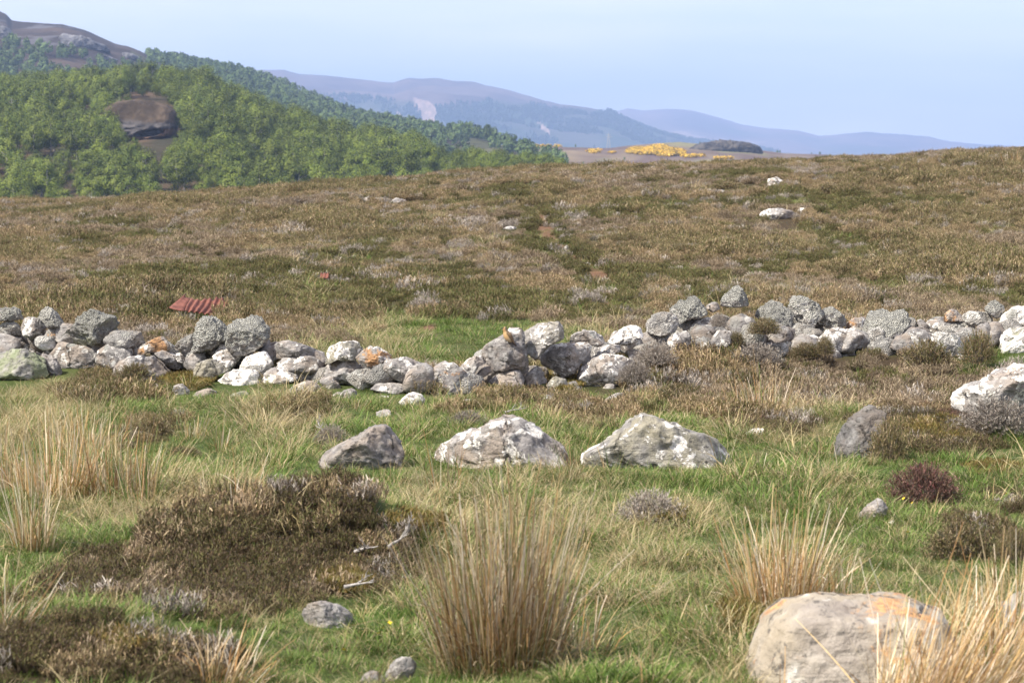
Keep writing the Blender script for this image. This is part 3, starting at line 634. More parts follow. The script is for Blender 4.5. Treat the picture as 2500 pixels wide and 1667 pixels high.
 (z5, [(1470, 370), (1500, 290), (1600, 228), (1660, 250), (1710, 350), (1620, 370)], dict(white=.1, orange=.9, tone=.6, L='small pointed orange stone on top of the wall')),
 (z5, [(1690, 270), (1800, 260), (1980, 275), (2080, 340), (1990, 400), (1920, 450), (1830, 445), (1720, 370)], dict(white=.7, shag=.4)),
 (z5, [(1940, 250), (1970, 160), (2040, 135), (2110, 170), (2150, 240), (2120, 320), (2060, 335), (1980, 290)], dict(shag=1., tone=.55)),
 (z5, [(2020, 400), (2120, 320), (2210, 220), (2320, 205), (2400, 210), (2500, 300), (2480, 390), (2300, 405), (2200, 390)], dict(white=.95, tone=.7)),
 (z5, [(1400, 440), (1430, 400), (1470, 370), (1700, 365), (1820, 390), (1835, 460), (1700, 490), (1500, 480)], dict(white=.6, shag=.4)),
 (z5, [(1370, 430), (1395, 390), (1465, 368), (1455, 430), (1400, 460)], dict(white=.95, tone=.7)),
 (z5, [(1380, 500), (1420, 470), (1560, 490), (1700, 490), (1740, 640), (1700, 710), (1560, 800), (1440, 740), (1430, 620)], dict(white=.7, shag=.4, tone=.6)),
 (z5, [(2000, 430), (2100, 345), (2200, 340), (2265, 400), (2200, 460), (2100, 490), (2010, 480)], dict(white=.75)),
 (z5, [(2050, 620), (2080, 540), (2200, 450), (2290, 420), (2450, 420), (2560, 500), (2560, 680), (2350, 700), (2200, 730), (2060, 705)], dict(white=.75, green=.6, orange=.35, tone=.62)),
 (z5, [(1620, 780), (1700, 720), (1800, 740), (1770, 810), (1660, 810)], dict(white=.6)),
]
for f, P, kw in STONES:
    P = f(P); kw = dict(kw); L = kw.pop('L', None)
    a = np.array(P); cx = a[:, 0].mean(); yb = a[:, 1].max() - 4
    g_ = hit(cx, yb)[1]; Y0 = min(g_ + .12, float(wallY(cx)) + .25)
    kw.setdefault('white', .5)
    if kw.get('shag', 0) > .7: kw.setdefault('rough', 1.45); kw.setdefault('rscale', random.uniform(.85, 1.35))
    big = max(np.ptp(a[:, 0]), np.ptp(a[:, 1]))
    o = rock('stone', P, Y0, wall, sub=5 if (kw.get('shag', 0) > .7 or big > 45) else 4, **kw)
    FOOT.append((o.location.x, Y0 - FOOT[-1][3] - .15, FOOT[-1][2] * .75, .38))
    o.location = (o.location.x, o.location.y - 19.5, o.location.z)
    if L: o['label'] = L
# smaller stones wedged inside the heap
TOPS = []
for o in wall.children:
    bb = [v[2] for v in o.bound_box]; xs_ = [v[0] for v in o.bound_box]; TOPS.append((o.location.x + min(xs_), o.location.x + max(xs_), o.location.z + max(bb)))
for i in range(240):
    px = U(-150, 2650, 1)[0] if i < 170 else U(1640, 2600, 1)[0]; Y0 = float(wallY(px)) + (U(.12, .62, 1)[0] if i < 170 else U(-.35, .15, 1)[0]); X0 = (px - 1250) / FS * Y0; r = U(.075, .15, 1)[0]
    gz = float(H(X0, Y0)); tz = max([t_ for a_, b_, t_ in TOPS if a_ < X0 < b_] + [gz + .1])
    zc_ = gz + (tz - gz) * U(.05, .55, 1)[0] * (1 if i < 170 else .75); ppx, ppy = project(X0, Y0, zc_); k = FS / Y0 * r; tl = random.uniform(-.5, .5)
    P = []
    for t in np.linspace(0, 6.28, 8)[:-1]:
        a_, b_ = 1.25 * math.cos(t) * random.uniform(.75, 1.15), .8 * math.sin(t) * random.uniform(.75, 1.15); P.append((ppx + k * (a_ * math.cos(tl) - b_ * math.sin(tl)), ppy + k * (a_ * math.sin(tl) + b_ * math.cos(tl))))
    o = rock('stone', P, Y0, wall, sub=3, white=random.uniform(.2, .75), tone=random.uniform(.3, .6), orange=random.choice([0, .1, .5]), shag=random.choice([0, 0, .5])); o.location = (o.location.x, o.location.y - 19.5, o.location.z)
    FOOT.pop()

def boulder(poly, label, cat='boulder', Yd=None, sink=0, group=None, name='boulder', **kw):
    a = np.array(poly, float); cx = a[:, 0].mean(); yb = a[:, 1].max()
    if Yd is None: Yd = hit(cx, yb - 5)[1] + (kw.get('hd') or np.ptp(a[:, 0]) * hit(cx, yb - 5)[1] / FS * .28)
    o = rock(name, poly, Yd, **kw); return tag(o, label, cat, group)
def Dp(P): return [D(*p) for p in P]
boulder(Dp([(728, 1068), (745, 1038), (800, 1012), (850, 985), (880, 977), (912, 985), (935, 1005), (945, 1025), (943, 1055), (900, 1085), (790, 1085)]), 'grey wedge-shaped boulder with an orange lichen spot at its left tip, in the grass', cuts=6, rough=1.1, white=.12, orange=.3, tone=.42)
boulder(Dp([(992, 1060), (1000, 1030), (1040, 1005), (1080, 985), (1130, 965), (1170, 957), (1215, 970), (1260, 1005), (1300, 1030), (1305, 1070), (1200, 1085), (1050, 1085)]), 'broad humped boulder blotched with white lichen, middle of three in front of the wall', cuts=5, rough=1.1, white=.52, tone=.5, rscale=.9)
boulder(Dp([(1335, 1045), (1380, 1020), (1420, 995), (1470, 950), (1510, 962), (1580, 990), (1640, 1005), (1665, 1030), (1695, 1060), (1640, 1085), (1400, 1085), (1340, 1070)]), 'peaked triangular boulder with a white lichen band down both slopes', cuts=5, rough=1.1, white=.54, tone=.48, green=.3, rscale=.9)
boulder(Dp([(2162, 925), (2200, 900), (2240, 880), (2280, 860), (2352, 835), (2460, 850), (2470, 960), (2352, 985), (2260, 985), (2190, 955)]), 'large pale boulder at the right edge half covered by grey dead heather', white=.6, tone=.65, rscale=.8)
boulder(Dp([(1917, 1050), (1925, 1005), (1945, 960), (1970, 935), (2000, 928), (2035, 950), (2045, 1000), (2010, 1050), (1960, 1060)]), 'leaning stone with a dark left face, tucked beside the heather', white=.25, tone=.0)
boulder(Dp([(1700, 1640), (1712, 1540), (1735, 1470), (1765, 1415), (1810, 1383), (1860, 1372), (1950, 1380), (2050, 1374), (2120, 1380), (2165, 1402), (2195, 1480), (2190, 1600), (2150, 1660), (1900, 1680)]), 'large smooth grey and orange boulder in the near right foreground behind rushes', Yd=7.95, hd=.34, white=.36, orange=.72, warm=.35, green=.2, tone=.58, rscale=.55, rough=.6, cuts=5)
boulder(Dp([(680, 1392), (710, 1376), (760, 1385), (815, 1400), (820, 1425), (760, 1450), (700, 1430)]), 'flat grey stone half buried under the heather mound', white=.3, tone=.5)
boulder(Dp([(885, 1550), (910, 1515), (945, 1495), (958, 1520), (945, 1560), (900, 1575)]), 'small rounded pale stone beside the big central rush tussock', name='stone', cat='stone', white=.5, tone=.65)
boulder(Dp([(820, 1560), (850, 1540), (880, 1545), (890, 1570), (840, 1580)]), 'low pinkish stone left of the small rounded stone near the bottom', name='stone', cat='stone', white=.4, orange=.3, tone=.6)
boulder(Dp([(1708, 998), (1730, 985), (1757, 983), (1750, 1000), (1720, 1010)]), 'small white stone alone in the grass right of the triangular boulder', name='stone', cat='stone', white=.95, tone=.7)
boulder(Dp([(1960, 1195), (1985, 1165), (2020, 1140), (2040, 1150), (2035, 1185), (1990, 1200)]), 'thin grey stone jutting from the grass by the reddish heather bush', name='stone', cat='stone', white=.3, tone=.6)
boulder(Dp([(2036, 1200), (2052, 1193), (2062, 1203), (2050, 1212)]), 'tiny white pebble in the grass below the thin grey stone', name='pebble', cat='pebble', white=.9, tone=.7, sub=3)
boulder(Dp([(2290, 1400), (2310, 1360), (2352, 1340), (2400, 1350), (2420, 1450), (2350, 1480), (2300, 1450)]), 'pinkish stone at the right edge behind the foreground rushes', name='stone', cat='stone', white=.4, orange=.3, tone=.6)
boulder(Dp([(1235, 1350), (1260, 1335), (1280, 1350), (1275, 1375), (1245, 1375)]), 'pale stone hidden behind the big central rush tussock', name='stone', cat='stone', white=.6, tone=.6, sub=3)
# loose stones at the foot of the wall
for f, P, L, kw in [
 (z1, [(1280, 940), (1340, 870), (1420, 860), (1475, 910), (1450, 960), (1290, 990)], 'small domed brown-grey stone in the grass at the foot of the wall, leftmost loose one', dict(white=.35, orange=.2)),
 (z1, [(1545, 930), (1570, 875), (1640, 865), (1700, 930), (1690, 985), (1600, 990)], 'small round speckled stone in the grass next to the leftmost loose stone', dict(white=.6)),
 (z1, [(1690, 1010), (1760, 940), (1890, 905), (1960, 940), (1920, 990), (1720, 1025)], 'long low grey stone below the big whitish wall stones', dict(white=.35)),
 (z1, [(2010, 1040), (2080, 960), (2200, 930), (2245, 950), (2150, 1000)], 'thin greenish slab tilted in the grass under the whitest wall stone', dict(white=.3, green=.5)),
 (z2, [(1355, 900), (1420, 820), (1500, 800), (1610, 810), (1620, 860), (1560, 955), (1440, 950)], 'white-topped stone lying alone in the grass below the low gap of the wall', dict(white=.75, tone=.65)),
 (z2, [(755, 835), (820, 795), (900, 800), (880, 840), (800, 855)], 'flat pale stone left of a pyramid-shaped stone at the foot of the wall', dict(white=.5)),
 (z2, [(825, 850), (880, 780), (950, 760), (1010, 790), (970, 880), (900, 895)], 'pyramid-shaped pale stone behind the spiky grass tuft', dict(white=.4, tone=.65)),
 (z2, [(1155, 845), (1220, 825), (1295, 835), (1270, 865), (1190, 865)], 'thin flat stone nearly sunk in bright green grass', dict(white=.7)),
 (z2, [(1140, 960), (1300, 950), (1310, 1000), (1200, 1045)], 'grey stone in the hollow beside the spiky grass tuft', dict(white=.3, tone=.6)),
 (z3, [(455, 955), (520, 925), (575, 945), (560, 1000), (480, 1000)], 'low grey stone in the grass right of the white-topped stone', dict(white=.3)),
 (z3, [(1155, 990), (1180, 920), (1250, 890), (1310, 930), (1270, 1010)], 'rough pale stone among the dark heather in front of the wall', dict(white=.6)),
 (z3, [(1700, 985), (1770, 930), (1850, 880), (1960, 880), (1970, 910), (1850, 960), (1740, 1000)], 'long pale stone in dry grass at the edge of the right heather bank', dict(white=.4, tone=.65))]:
    boulder(f(P), L, cat='stone', name='stone', sub=4, **kw)
# rocks out on the moor
for P, L, kw in [
 ([(1755, 418), (1765, 409), (1785, 405), (1800, 411), (1803, 424), (1780, 430), (1758, 426)], 'white rock high on the moor near the skyline', dict(white=.7, tone=.5)),
 ([(1730, 482), (1760, 476), (1800, 479), (1835, 482), (1838, 492), (1800, 502), (1770, 508), (1750, 495)], 'long flat whitish rock showing through the heather on the right', dict(white=.6, tone=.45)),
 ([(1825, 484), (1838, 476), (1852, 477), (1862, 486), (1845, 492), (1830, 492)], 'small rock at the right end of the long flat rock', dict(white=.8, tone=.6)),
 ([(2022, 485), (2040, 476), (2062, 478), (2066, 488), (2040, 490)], 'small pale rock to the right of the long flat rock on the moor', dict(white=.6)),
 ([(1292, 568), (1302, 560), (1312, 566), (1310, 575), (1298, 576)], 'small white stone beside the narrow path', dict(white=.95, tone=.75)),
 ([(1336, 605), (1350, 600), (1360, 606), (1350, 612)], 'tiny white stone on the narrow path below the other white stone', dict(white=.95, tone=.7)),
 ([(830, 456), (850, 448), (868, 452), (865, 462), (840, 464)], 'low grey rock in the heather near the left skyline', dict(white=.4)),
 ([(890, 462), (910, 453), (935, 456), (945, 464), (915, 468)], 'flat grey rock just right of another grey rock on the left moor', dict(white=.4)),
 ([(1020, 497), (1035, 490), (1050, 494), (1045, 502)], 'small grey rock on the moor left of the path', dict(white=.5)),
 ([(90, 573), (100, 565), (112, 568), (112, 576), (98, 578)], 'small white stone in straw-coloured grass at the far left of the moor', dict(white=.8)),
 ([(1150, 523), (1170, 516), (1190, 520), (1180, 530)], 'little grey stone left of the top of the path', dict(white=.4)),
 ([(1640, 440), (1655, 433), (1672, 438), (1665, 446)], 'little grey stone below the skyline bushes on the right', dict(white=.4))]:
    p = np.array(P, float); p[:, 1] += 2
    boulder(Dp([tuple(q) for q in p]), L, cat='rock', name='rock', sub=4, rscale=.5, **kw); f_ = FOOT[-1]; FOOT.append((f_[0], f_[1] - 1.3, f_[2] * 1.15, 1.9))
# crags on the hills
def hill_hit(hill, dx, dy, y0, y1):
    a_, b_ = D(dx, dy); Yg = np.arange(y0, y1, 1.); Xg = (a_ - 1250) / FS * Yg; rr = project(Xg, Yg, hill.h(Xg, Yg))[1]
    return float(Yg[int(np.argmax(rr <= b_))])
def zp(P): return [(a * .32 * K, b * .32 * K) for a, b in P]
M_CRAG = simple_material('crag_rock', (.05, .05, .055), .95, .25, col2=(.19, .185, .19))
for P, Yd, L, hd, kw in [
 (zp([(320, 262), (400, 244), (480, 246), (600, 275), (720, 315), (830, 360), (880, 400), (780, 380), (650, 330), (520, 300), (400, 285)]), 2105, 'long grey crag along the skyline of the left hill', 18, dict(white=.15, tone=-.1)),
 (zp([(860, 378), (920, 380), (980, 400), (1030, 440), (960, 435), (890, 410)]), 2035, 'smaller grey crag on the skyline to the right of the long one', 12, dict(white=.15, tone=-.1)),
 (zp([(-60, 185), (10, 180), (60, 205), (90, 240), (70, 280), (0, 280), (-60, 270)]), 2150, 'dark crag on the hilltop at the left edge', 14, dict(white=.15, tone=-.1)),
 (zp([(730, 400), (760, 400), (840, 430), (830, 455), (780, 460), (740, 430)]), 1980, 'pale rock face below the skyline crags', 8, dict(white=.5, tone=.4))]:
    p_ = np.array(P) / K; Yd = hill_hit(hill2, p_[:, 0].mean(), p_[:, 1].mean() + np.ptp(p_[:, 1]) * .12 + 2, 1160, 2300); print('crag', Yd)
    boulder(P, L, cat='crag', name='rock_outcrop', Yd=min(Yd, 2150), hd=hd, rscale=.03, sub=5, mat=M_CRAG, rough=1.6, **kw)

# ------------------------------------------------------------------ trees
LEAFC = [(.105, .14, .018), (.13, .16, .022), (.07, .10, .018), (.15, .18, .03)]
def crown_mesh(name, seed, hgt=8.5, wid=2.6, ncl=60, nlf=42, leaf=.30, pal=LEAFC, z0=.16, mat=None, conic=.0):
    r = np.random.default_rng(seed); parts = []
    cen = []
    while len(cen) < ncl:
        p = r.uniform(-1, 1, 3)
        if (p ** 2).sum() > 1 or (p ** 2).sum() < .18: continue
        k = 1 - .35 * max(p[2], 0) - conic * p[2] - .25 * max(-p[2], 0)
        cen.append((p[0] * wid * k, p[1] * wid * k, hgt * (z0 + (1 - z0) * .5 * (p[2] + 1)), r.uniform(.55, 1.0)))
    lump = r.uniform(0, 50)
    cen = np.array(cen)
    n = ncl * nlf; ci = np.repeat(np.arange(ncl), nlf)
    d = r.normal(size=(n, 3)); d /= np.linalg.norm(d, axis=1)[:, None]; d *= (r.uniform(0, 1, n) ** .45)[:, None]
    pos = cen[ci, :3] + d * (cen[ci, 3] * wid * .37)[:, None] * np.array([1, 1, 1.15])
    pal = np.array(pal); cc = pal[r.integers(0, len(pal), ncl)][ci] * r.uniform(.8, 1.2, (n, 1))
    ctr = np.array([0, 0, hgt * (z0 + .25)]); nn_ = (cen[ci, :3] - ctr) / np.array([wid, wid, hgt * .45]); nn_ = nn_ * .9 + d * .9 + r.normal(size=(n, 3)) * .24; nn_ /= np.linalg.norm(nn_, axis=1)[:, None]
    a = np.cross(nn_, r.normal(size=(n, 3))); a /= np.linalg.norm(a, axis=1)[:, None]; b = np.cross(nn_, a); b /= np.linalg.norm(b, axis=1)[:, None]
    L = (leaf * r.uniform(.6, 1.25, n))[:, None]
    V = np.stack([pos - a * L * .5, pos + b * L * .35, pos + a * L * .5, pos - b * L * .35], 1).reshape(-1, 3)
    return mesh_of(name, V, np.arange(n * 4).reshape(-1, 4), np.repeat(cc, 4, 0), False, mat or M_LEAF)
def tube(path, rad, k=6):
    path = np.array(path, float); n = len(path); V = []; a = np.linspace(0, 2 * math.pi, k + 1)[:-1]
    for i in range(n):
        t = path[min(i + 1, n - 1)] - path[max(i - 1, 0)]; t /= np.linalg.norm(t) + 1e-9
        u = np.cross(t, [0.31, .95, .02]); u /= np.linalg.norm(u) + 1e-9; v = np.cross(t, u)
        V.append(path[i] + rad[i] * (np.cos(a)[:, None] * u + np.sin(a)[:, None] * v))
    V = np.concatenate(V); F_ = []
    for i in range(n - 1):
        for j in range(k): F_.append((i * k + j, i * k + (j + 1) % k, (i + 1) * k + (j + 1) % k, (i + 1) * k + j))
    return V, np.array(F_), np.zeros((len(V), 3))
def trunk_mesh(name, seed, hgt=8.5):
    r = np.random.default_rng(seed); parts = []
    lean = r.uniform(-.4, .4, 2); pth = [(lean[0] * t * t, lean[1] * t * t, hgt * .9 * t - .3) for t in np.linspace(0, 1, 7)]
    parts.append(tube(pth, [.16 * (1 - .85 * t) for t in np.linspace(0, 1, 7)]))
    for i in range(7):
        t = r.uniform(.25, .75); a = r.uniform(0, 6.28); b = np.array([lean[0] * t * t, lean[1] * t * t, hgt * .9 * t - .3]); L = r.uniform(1.2, 2.2)
        parts.append(tube([b, b + np.array([math.cos(a) * L * .5, math.sin(a) * L * .5, L * .45]), b + np.array([math.cos(a) * L, math.sin(a) * L, L * .75])], [.06, .04, .015], 4))
    V, F_, C = join(parts); return mesh_of(name, V, F_, None, True, M_BARK)
CROWNS = [crown_mesh('birch_crown', 100 + i, 7.6, [3.2, 2.8, 3.5, 2.7, 3.3, 3.0][i], [80, 70, 92, 66, 82, 74][i], 46, conic=[0, .15, 0, .2, .1, 0][i]) for i in range(6)]
TRUNKS = [trunk_mesh('birch_trunk', 200 + i) for i in range(3)]
SMALL = [crown_mesh('far_crown', 300 + i, 8.0, [2.6, 2.2, 3.0, 2.0][i], 34, 22, leaf=.75, z0=.05, pal=[(.10, .15, .05), (.08, .125, .04), (.12, .165, .055)]) for i in range(4)]
def grid_pts(hill, y0, y1, t0, t1, sp):
    n0 = int((y1 - y0) / sp); out = []
    for i in range(n0):
        y = y0 + (i + .5) * sp; xs = np.arange(t0 * y, t1 * y, sp)
        out.append(np.stack([xs + U(-.42, .42, len(xs)) * sp, np.full(len(xs), y) + U(-.42, .42, len(xs)) * sp], -1))
    return np.concatenate(out)
def clear_of(px, py, poly, k): return ~(inpoly(px / K, py / K, poly) | inpoly(px / K, (py - k * .5) / K, poly) | inpoly(px / K, (py - k * .92) / K, poly))
P1 = grid_pts(hill1, 425, 800, (-260 - 1250) / FS, (1390 - 1250) / FS, 5.6)
x, y = P1[:, 0], P1[:, 1]; z = hill1.h(x, y); px, py = project(x, y, z)
dcv = np.interp(px, hill1.dx, hill1.dd)
scale = .92 * U(.6, 1.25, len(x)) * np.interp(px / K, [950, 1040, 1300], [1, .75, .55]) * (1 + .1 * fbm(x / 40, y / 40, 0, 8))
low = (y < 520); scale = np.where(low & (px / K < 900), scale * .9, scale)
keep = (y < dcv + 6) & clear_of(px, py, CLEAR, scale * 8.5 * FS / y) & (fbm(x / 14, y / 24, 0, 12) > -.33) & (px / K < 1300)
keep &= ~((px / K > 1035) & (y < 470)) | (U(0, 1, len(x)) < .5)
# drop trees wholly hidden behind the moor's edge
top = py - scale * 8.5 * FS / y; ridge_row = np.interp(px, RX, RY)
keep &= top < ridge_row - 8
x, y, z, px, py, scale = [a[keep] for a in (x, y, z, px, py, scale)]
order = np.argsort(y / scale + 1e4 * ((px < -30) | (px > 1400))); N_IND = 300
near = order[:N_IND]; rest = order[N_IND:]
def tree_label(dx, dy, sc):
    rr = np.interp(dx, [p[0] for p in RIDGE], [p[1] for p in RIDGE])
    if dx < 180: a, x0, x1 = 'on the leftmost slope', -30, 180
    elif dx < 430 and dy < 300: a, x0, x1 = 'beside or behind the bare knoll', 180, 430
    elif dx < 430: a, x0, x1 = 'below the bare knoll', 180, 430
    elif dx < 720: a, x0, x1 = 'right of the bare knoll', 430, 720
    elif dx < 1040: a, x0, x1 = 'where the wood tapers down', 720, 1040
    else: a, x0, x1 = 'in the scrub at the wood tip', 1040, 1300
    k = 'tall' if sc > .86 else ('small' if sc < .68 else 'rounded')
    b = 'at the moor edge' if dy > rr - 8 else ('just above the moor edge' if dy > rr - 40 else ('halfway up' if dy > rr - 95 else 'high up'))
    return '%s birch %s %s, %s' % (k, {'at the moor edge': 'at the moor edge', 'high up': 'high up', 'halfway up': 'halfway up'}.get(b, 'low down'), a, ['left part', 'left of middle', 'right of middle', 'right part'][min(3, max(0, int((dx - x0) / (x1 - x0) * 4)))])
for i in near:
    e = link('birch_tree', None, None, (x[i], y[i], z[i])); e.empty_display_size = 1
    s_ = float(scale[i]); e.scale = (s_ * random.uniform(.9, 1.15), s_ * random.uniform(.9, 1.15), s_); e.rotation_euler = (0, 0, random.uniform(0, 6.28))
    c = bpy.data.objects.new('crown', CROWNS[random.randrange(6)]); COL.objects.link(c); c.parent = e
    t_ = bpy.data.objects.new('trunk', TRUNKS[random.randrange(3)]); COL.objects.link(t_); t_.parent = e
    tag(e, tree_label(px[i] / K, py[i] / K, s_), 'tree', 'birch trees of the near wood')
full = []
for i in range(6):
    # crown with its trunk in one mesh for the trees of the mass
    a, b = CROWNS[i], TRUNKS[i % 3]
    va = np.empty(len(a.vertices) * 3, np.float32); a.vertices.foreach_get('co', va); va = va.reshape(-1, 3)
    full.append(a)
tc_ = proto_coll('wood_tree', full)
n = len(rest); sc3 = scale[rest][:, None] * np.stack([U(.9, 1.15, n), U(.9, 1.15, n), np.ones(n)], -1)
scatter('birch_wood', np.stack([x[rest], y[rest], z[rest]], -1), np.stack([np.zeros(n), np.zeros(n), U(0, 6.28, n)], -1), sc3, RNG.integers(0, 6, n), tc_, 'dense green birch wood covering the near hillside', 'wood')
# middle hill wood
P2 = grid_pts(hill2, 960, 2230, (-200 - 1250) / FS, (1420 - 1250) / FS, 8.0)
x, y = P2[:, 0], P2[:, 1]; z = hill2.h(x, y); px, py = project(x, y, z); dcv = np.interp(px, hill2.dx, hill2.dd)
k = (y < dcv + 8) & (fbm(x / 60, y / 90, 0, 33) > np.where(px / K < 340, -.65, -.40)) & (px / K < 1300)
for P in BARE2: k &= ~(inpoly(px / K, py / K - 4, P))
k &= ~((px / K < 340) & (py / K < np.interp(px / K, [0, 110, 200, 330], [96, 112, 125, 148])))
k |= inpoly(px / K, py / K, zz([(380, 375), (480, 385), (640, 415), (740, 450), (640, 460), (480, 420)])) & (U(0, 1, len(x)) < .7)
k &= ~((px / K > 1075) & (px / K < 1200) & (py / K > np.interp(px / K, [1075, 1200], [352, 372])))
x, y, z = x[k], y[k], z[k]; n = len(x); print('middle trees', n)
s_ = U(.6, 1.15, n); scf = proto_coll('distant_tree', SMALL)
scatter('hillside_wood', np.stack([x, y, z], -1), np.stack([np.zeros(n), np.zeros(n), U(0, 6.28, n)], -1), s_[:, None] * np.ones(3), RNG.integers(0, 4, n), scf, 'open birch wood covering the hillside behind the near wood', 'wood')
# solitary trees on the middle skyline
lone = [(385, 158, 1.5, 'slim'), (440, 162, 1.7, 'broad'), (638, 202, 1.2, 'dark rounded'), (1045, 322, 1.3, 'rounded')]
for dx, dy, sc_, kk in lone:
    Y0 = float(np.interp(dx * K, hill2.dx, hill2.dd)); X0 = (dx * K - 1250) / FS * Y0
    e = link('birch_tree', None, None, (X0, Y0, float(hill2.h(X0, Y0)))); e.scale = (sc_ * (.6 if kk == 'slim' else 1.1),) * 2 + (sc_,)
    link('crown', CROWNS[random.randrange(6)], e); link('trunk', TRUNKS[0], e)
    pos = {'slim': 'left of the broad one', 'broad': 'left of centre', 'dark rounded': 'near the blue hill', 'rounded': 'near its lower right end'}[kk]
    tag(e, kk + ' tree on the skyline of the middle hill ' + pos, 'tree')
# forest on the far hill and a fringe on the ridges
FARC = [crown_mesh('conifer_crown', 400 + i, 14, 3.2, 14, 9, leaf=3.4, z0=.0, pal=[(.04, .06, .03), (.05, .075, .035)], conic=.35) for i in range(3)]
n0 = 42000; yy = np.sqrt(U(5300 ** 2, 8000 ** 2, n0)); pxx = U(300, 1900, n0) ; xx = (pxx - 1250) / FS * yy; z_ = farA.h(xx, yy); px, py = project(xx, yy, z_)
line = np.interp(px / K, [560, 800, 1000, 1130, 1230, 1300], [205, 228, 238, 234, 243, 258]) + 10 * fbm(px / 60, py / 40, 0, 3)
k = (py / K > line) & (fbm(xx / 130, yy / 230, 0, 31) > -.25) & (px / K > 520)
for P in SCREE: k &= ~inpoly(px / K, py / K, P)
k &= ~((fbm(xx / 90, yy / 90, 0, 131) < -.25))
xx, yy, z_ = xx[k], yy[k], z_[k]; n = len(xx); print('far trees', n)
scatter('far_forest', np.stack([xx, yy, z_], -1), np.stack([np.zeros(n), np.zeros(n), U(0, 6.28, n)], -1), U(.5, 1.1, n)[:, None] * np.ones(3), RNG.integers(0, 3, n), proto_coll('far_conifer', FARC), 'hazy blue-green forest on the lower slope of the far hill', 'forest')
# gorse: yellow in flower, on the distant moor
GOR = [crown_mesh('gorse_bush', 500 + i, 2.6, 2.4, 16, 26, leaf=.55, z0=0, pal=[(.62, .40, .02), (.55, .34, .03), (.30, .22, .03), (.66, .45, .04)]) for i in range(3)]
pts = []
for cx, cy, rx, ry, m in [(1480, 350, 40, 7, 190), (1535, 353, 34, 8, 190), (1590, 361, 22, 2, 20), (1510, 342, 25, 4, 60), (1365, 350, 12, 3, 16), (1230, 339, 55, 1.6, 50), (1405, 352, 10, 1, 5), (1660, 366, 20, 1, 10), (1460, 345, 8, 2, 12)]:
    for _ in range(m):
        t, r_ = random.uniform(0, 6.28), math.sqrt(random.random()); a_, b_ = D(cx + rx * r_ * math.cos(t), cy + ry * r_ * math.sin(t))
        Yg = np.arange(820, 1515, 3.); Xg = (a_ - 1250) / FS * Yg; hh = gorse.h(Xg, Yg); rr = project(Xg, Yg, hh)[1]; j = int(np.argmin(np.abs(rr - b_))); pts.append((Xg[j], Yg[j] + random.uniform(-4, 4), hh[j]))
pts = np.array(pts); n = len(pts)
scatter('gorse_scrub', pts, np.stack([np.zeros(n), np.zeros(n), U(0, 6.28, n)], -1), U(.35, .9, n)[:, None] * np.array([1.2, 1.2, .8]), RNG.integers(0, 3, n), proto_coll('gorse_clump', GOR), 'bright yellow flowering gorse scrub on the distant moor', 'gorse')
boulder(Dp([(1572, 356), (1590, 338), (1610, 330), (1650, 325), (1700, 325), (1735, 330), (1755, 340), (1765, 350), (1735, 357), (1680, 361), (1600, 361)]), 'dark rocky knoll with a flat brown top behind the yellow gorse', cat='knoll', name='rocky_knoll', Yd=1270, mat=simple_material('dark_crag', (.015, .015, .02), .95, .3, col2=(.09, .08, .07)), rough=1.5, hd=20, rscale=.05, white=.1, tone=.0, orange=.2)
n = 30; a_ = U(1180, 1900, n) * K; Y_ = U(950, 1480, n); X_ = (a_ - 1250) / FS * Y_
scatter('moor_bushes', np.stack([X_, Y_, gorse.h(X_, Y_)], -1), np.zeros((n, 3)), U(.12, .3, n)[:, None] * np.ones(3), RNG.integers(0, 4, n), scf, 'scattered small dark green bushes on the distant moor', 'bushes')
# knoll in the wood
M_KNOLL = ground_material('knoll_heather', .15, .9, .4, .3)
def knoll(P, Yd, hd, label, cat, name, colrgb, rough=1.0, **kw):
    o = boulder(P, label, cat=cat, name=name, Yd=Yd, hd=hd, rough=rough, **kw)
    return o
ky = hill_hit(hill1, 340, 318, 420, 780) + 9; print('knoll', ky)
ko = knoll(zp([(740, 820), (780, 760), (870, 733), (980, 724), (1100, 731), (1210, 755), (1265, 810), (1285, 900), (1280, 980), (1150, 1030), (900, 1030), (780, 980), (735, 900)]), ky, 9, 'domed brown heather knoll standing bare in the middle of the wood', 'knoll', 'heather_knoll', None, rough=.5, sub=6, white=.0, tone=.2, orange=.0, mat=M_KNOLL, cuts=1, rscale=.05)
vc = np.array([v.co[:] for v in ko.data.vertices]); nn = sstep(-.4, .3, fbm(vc[:, 0] / 3, vc[:, 1] / 3, vc[:, 2] / 3, 4)); cc = cmix(nn, (.045, .034, .024), (.095, .070, .048))
wz = vc[:, 2] + ko.location.z; wx = vc[:, 0] + ko.location.x; kpx, kpy = project(wx, vc[:, 1] + ko.location.y, wz); kpx = kpx / K; kpy = kpy / K
rk = sstep(272, 284, kpy + 7 * fbm(vc[:, 0] / 2.5, vc[:, 2] / 1.2, vc[:, 1] / 3, 14) - (kpx - 300) * .06); st = .6 + .4 * sstep(-.3, .3, fbm(vc[:, 0] / 1.5, vc[:, 2] / .35, 0, 24, 3)); cc = cc * (1 - rk[:, None]) + np.array((.10, .092, .09)) * st[:, None] * rk[:, None]
br = sstep(366, 374, kpx) * sstep(294, 300, kpy) + sstep(313, 318, kpy); cc = cc * (1 - np.clip(br, 0, 1)[:, None]) + np.array((.13, .08, .05)) * np.clip(br, 0, 1)[:, None]
cave = sstep(1.1, .7, np.sqrt(((kpx - 350) / 34) ** 2 + ((kpy - 307 + (kpx - 350) * .12) / 9) ** 2)) + sstep(1.1, .6, np.sqrt(((kpx - 378) / 18) ** 2 + ((kpy - 284) / 7) ** 2)) * .12
vc[:, 1] -= np.clip((vc[:, 2].max() - vc[:, 2]) / np.ptp(vc[:, 2]), 0, 1) ** 1.2 * 6.5
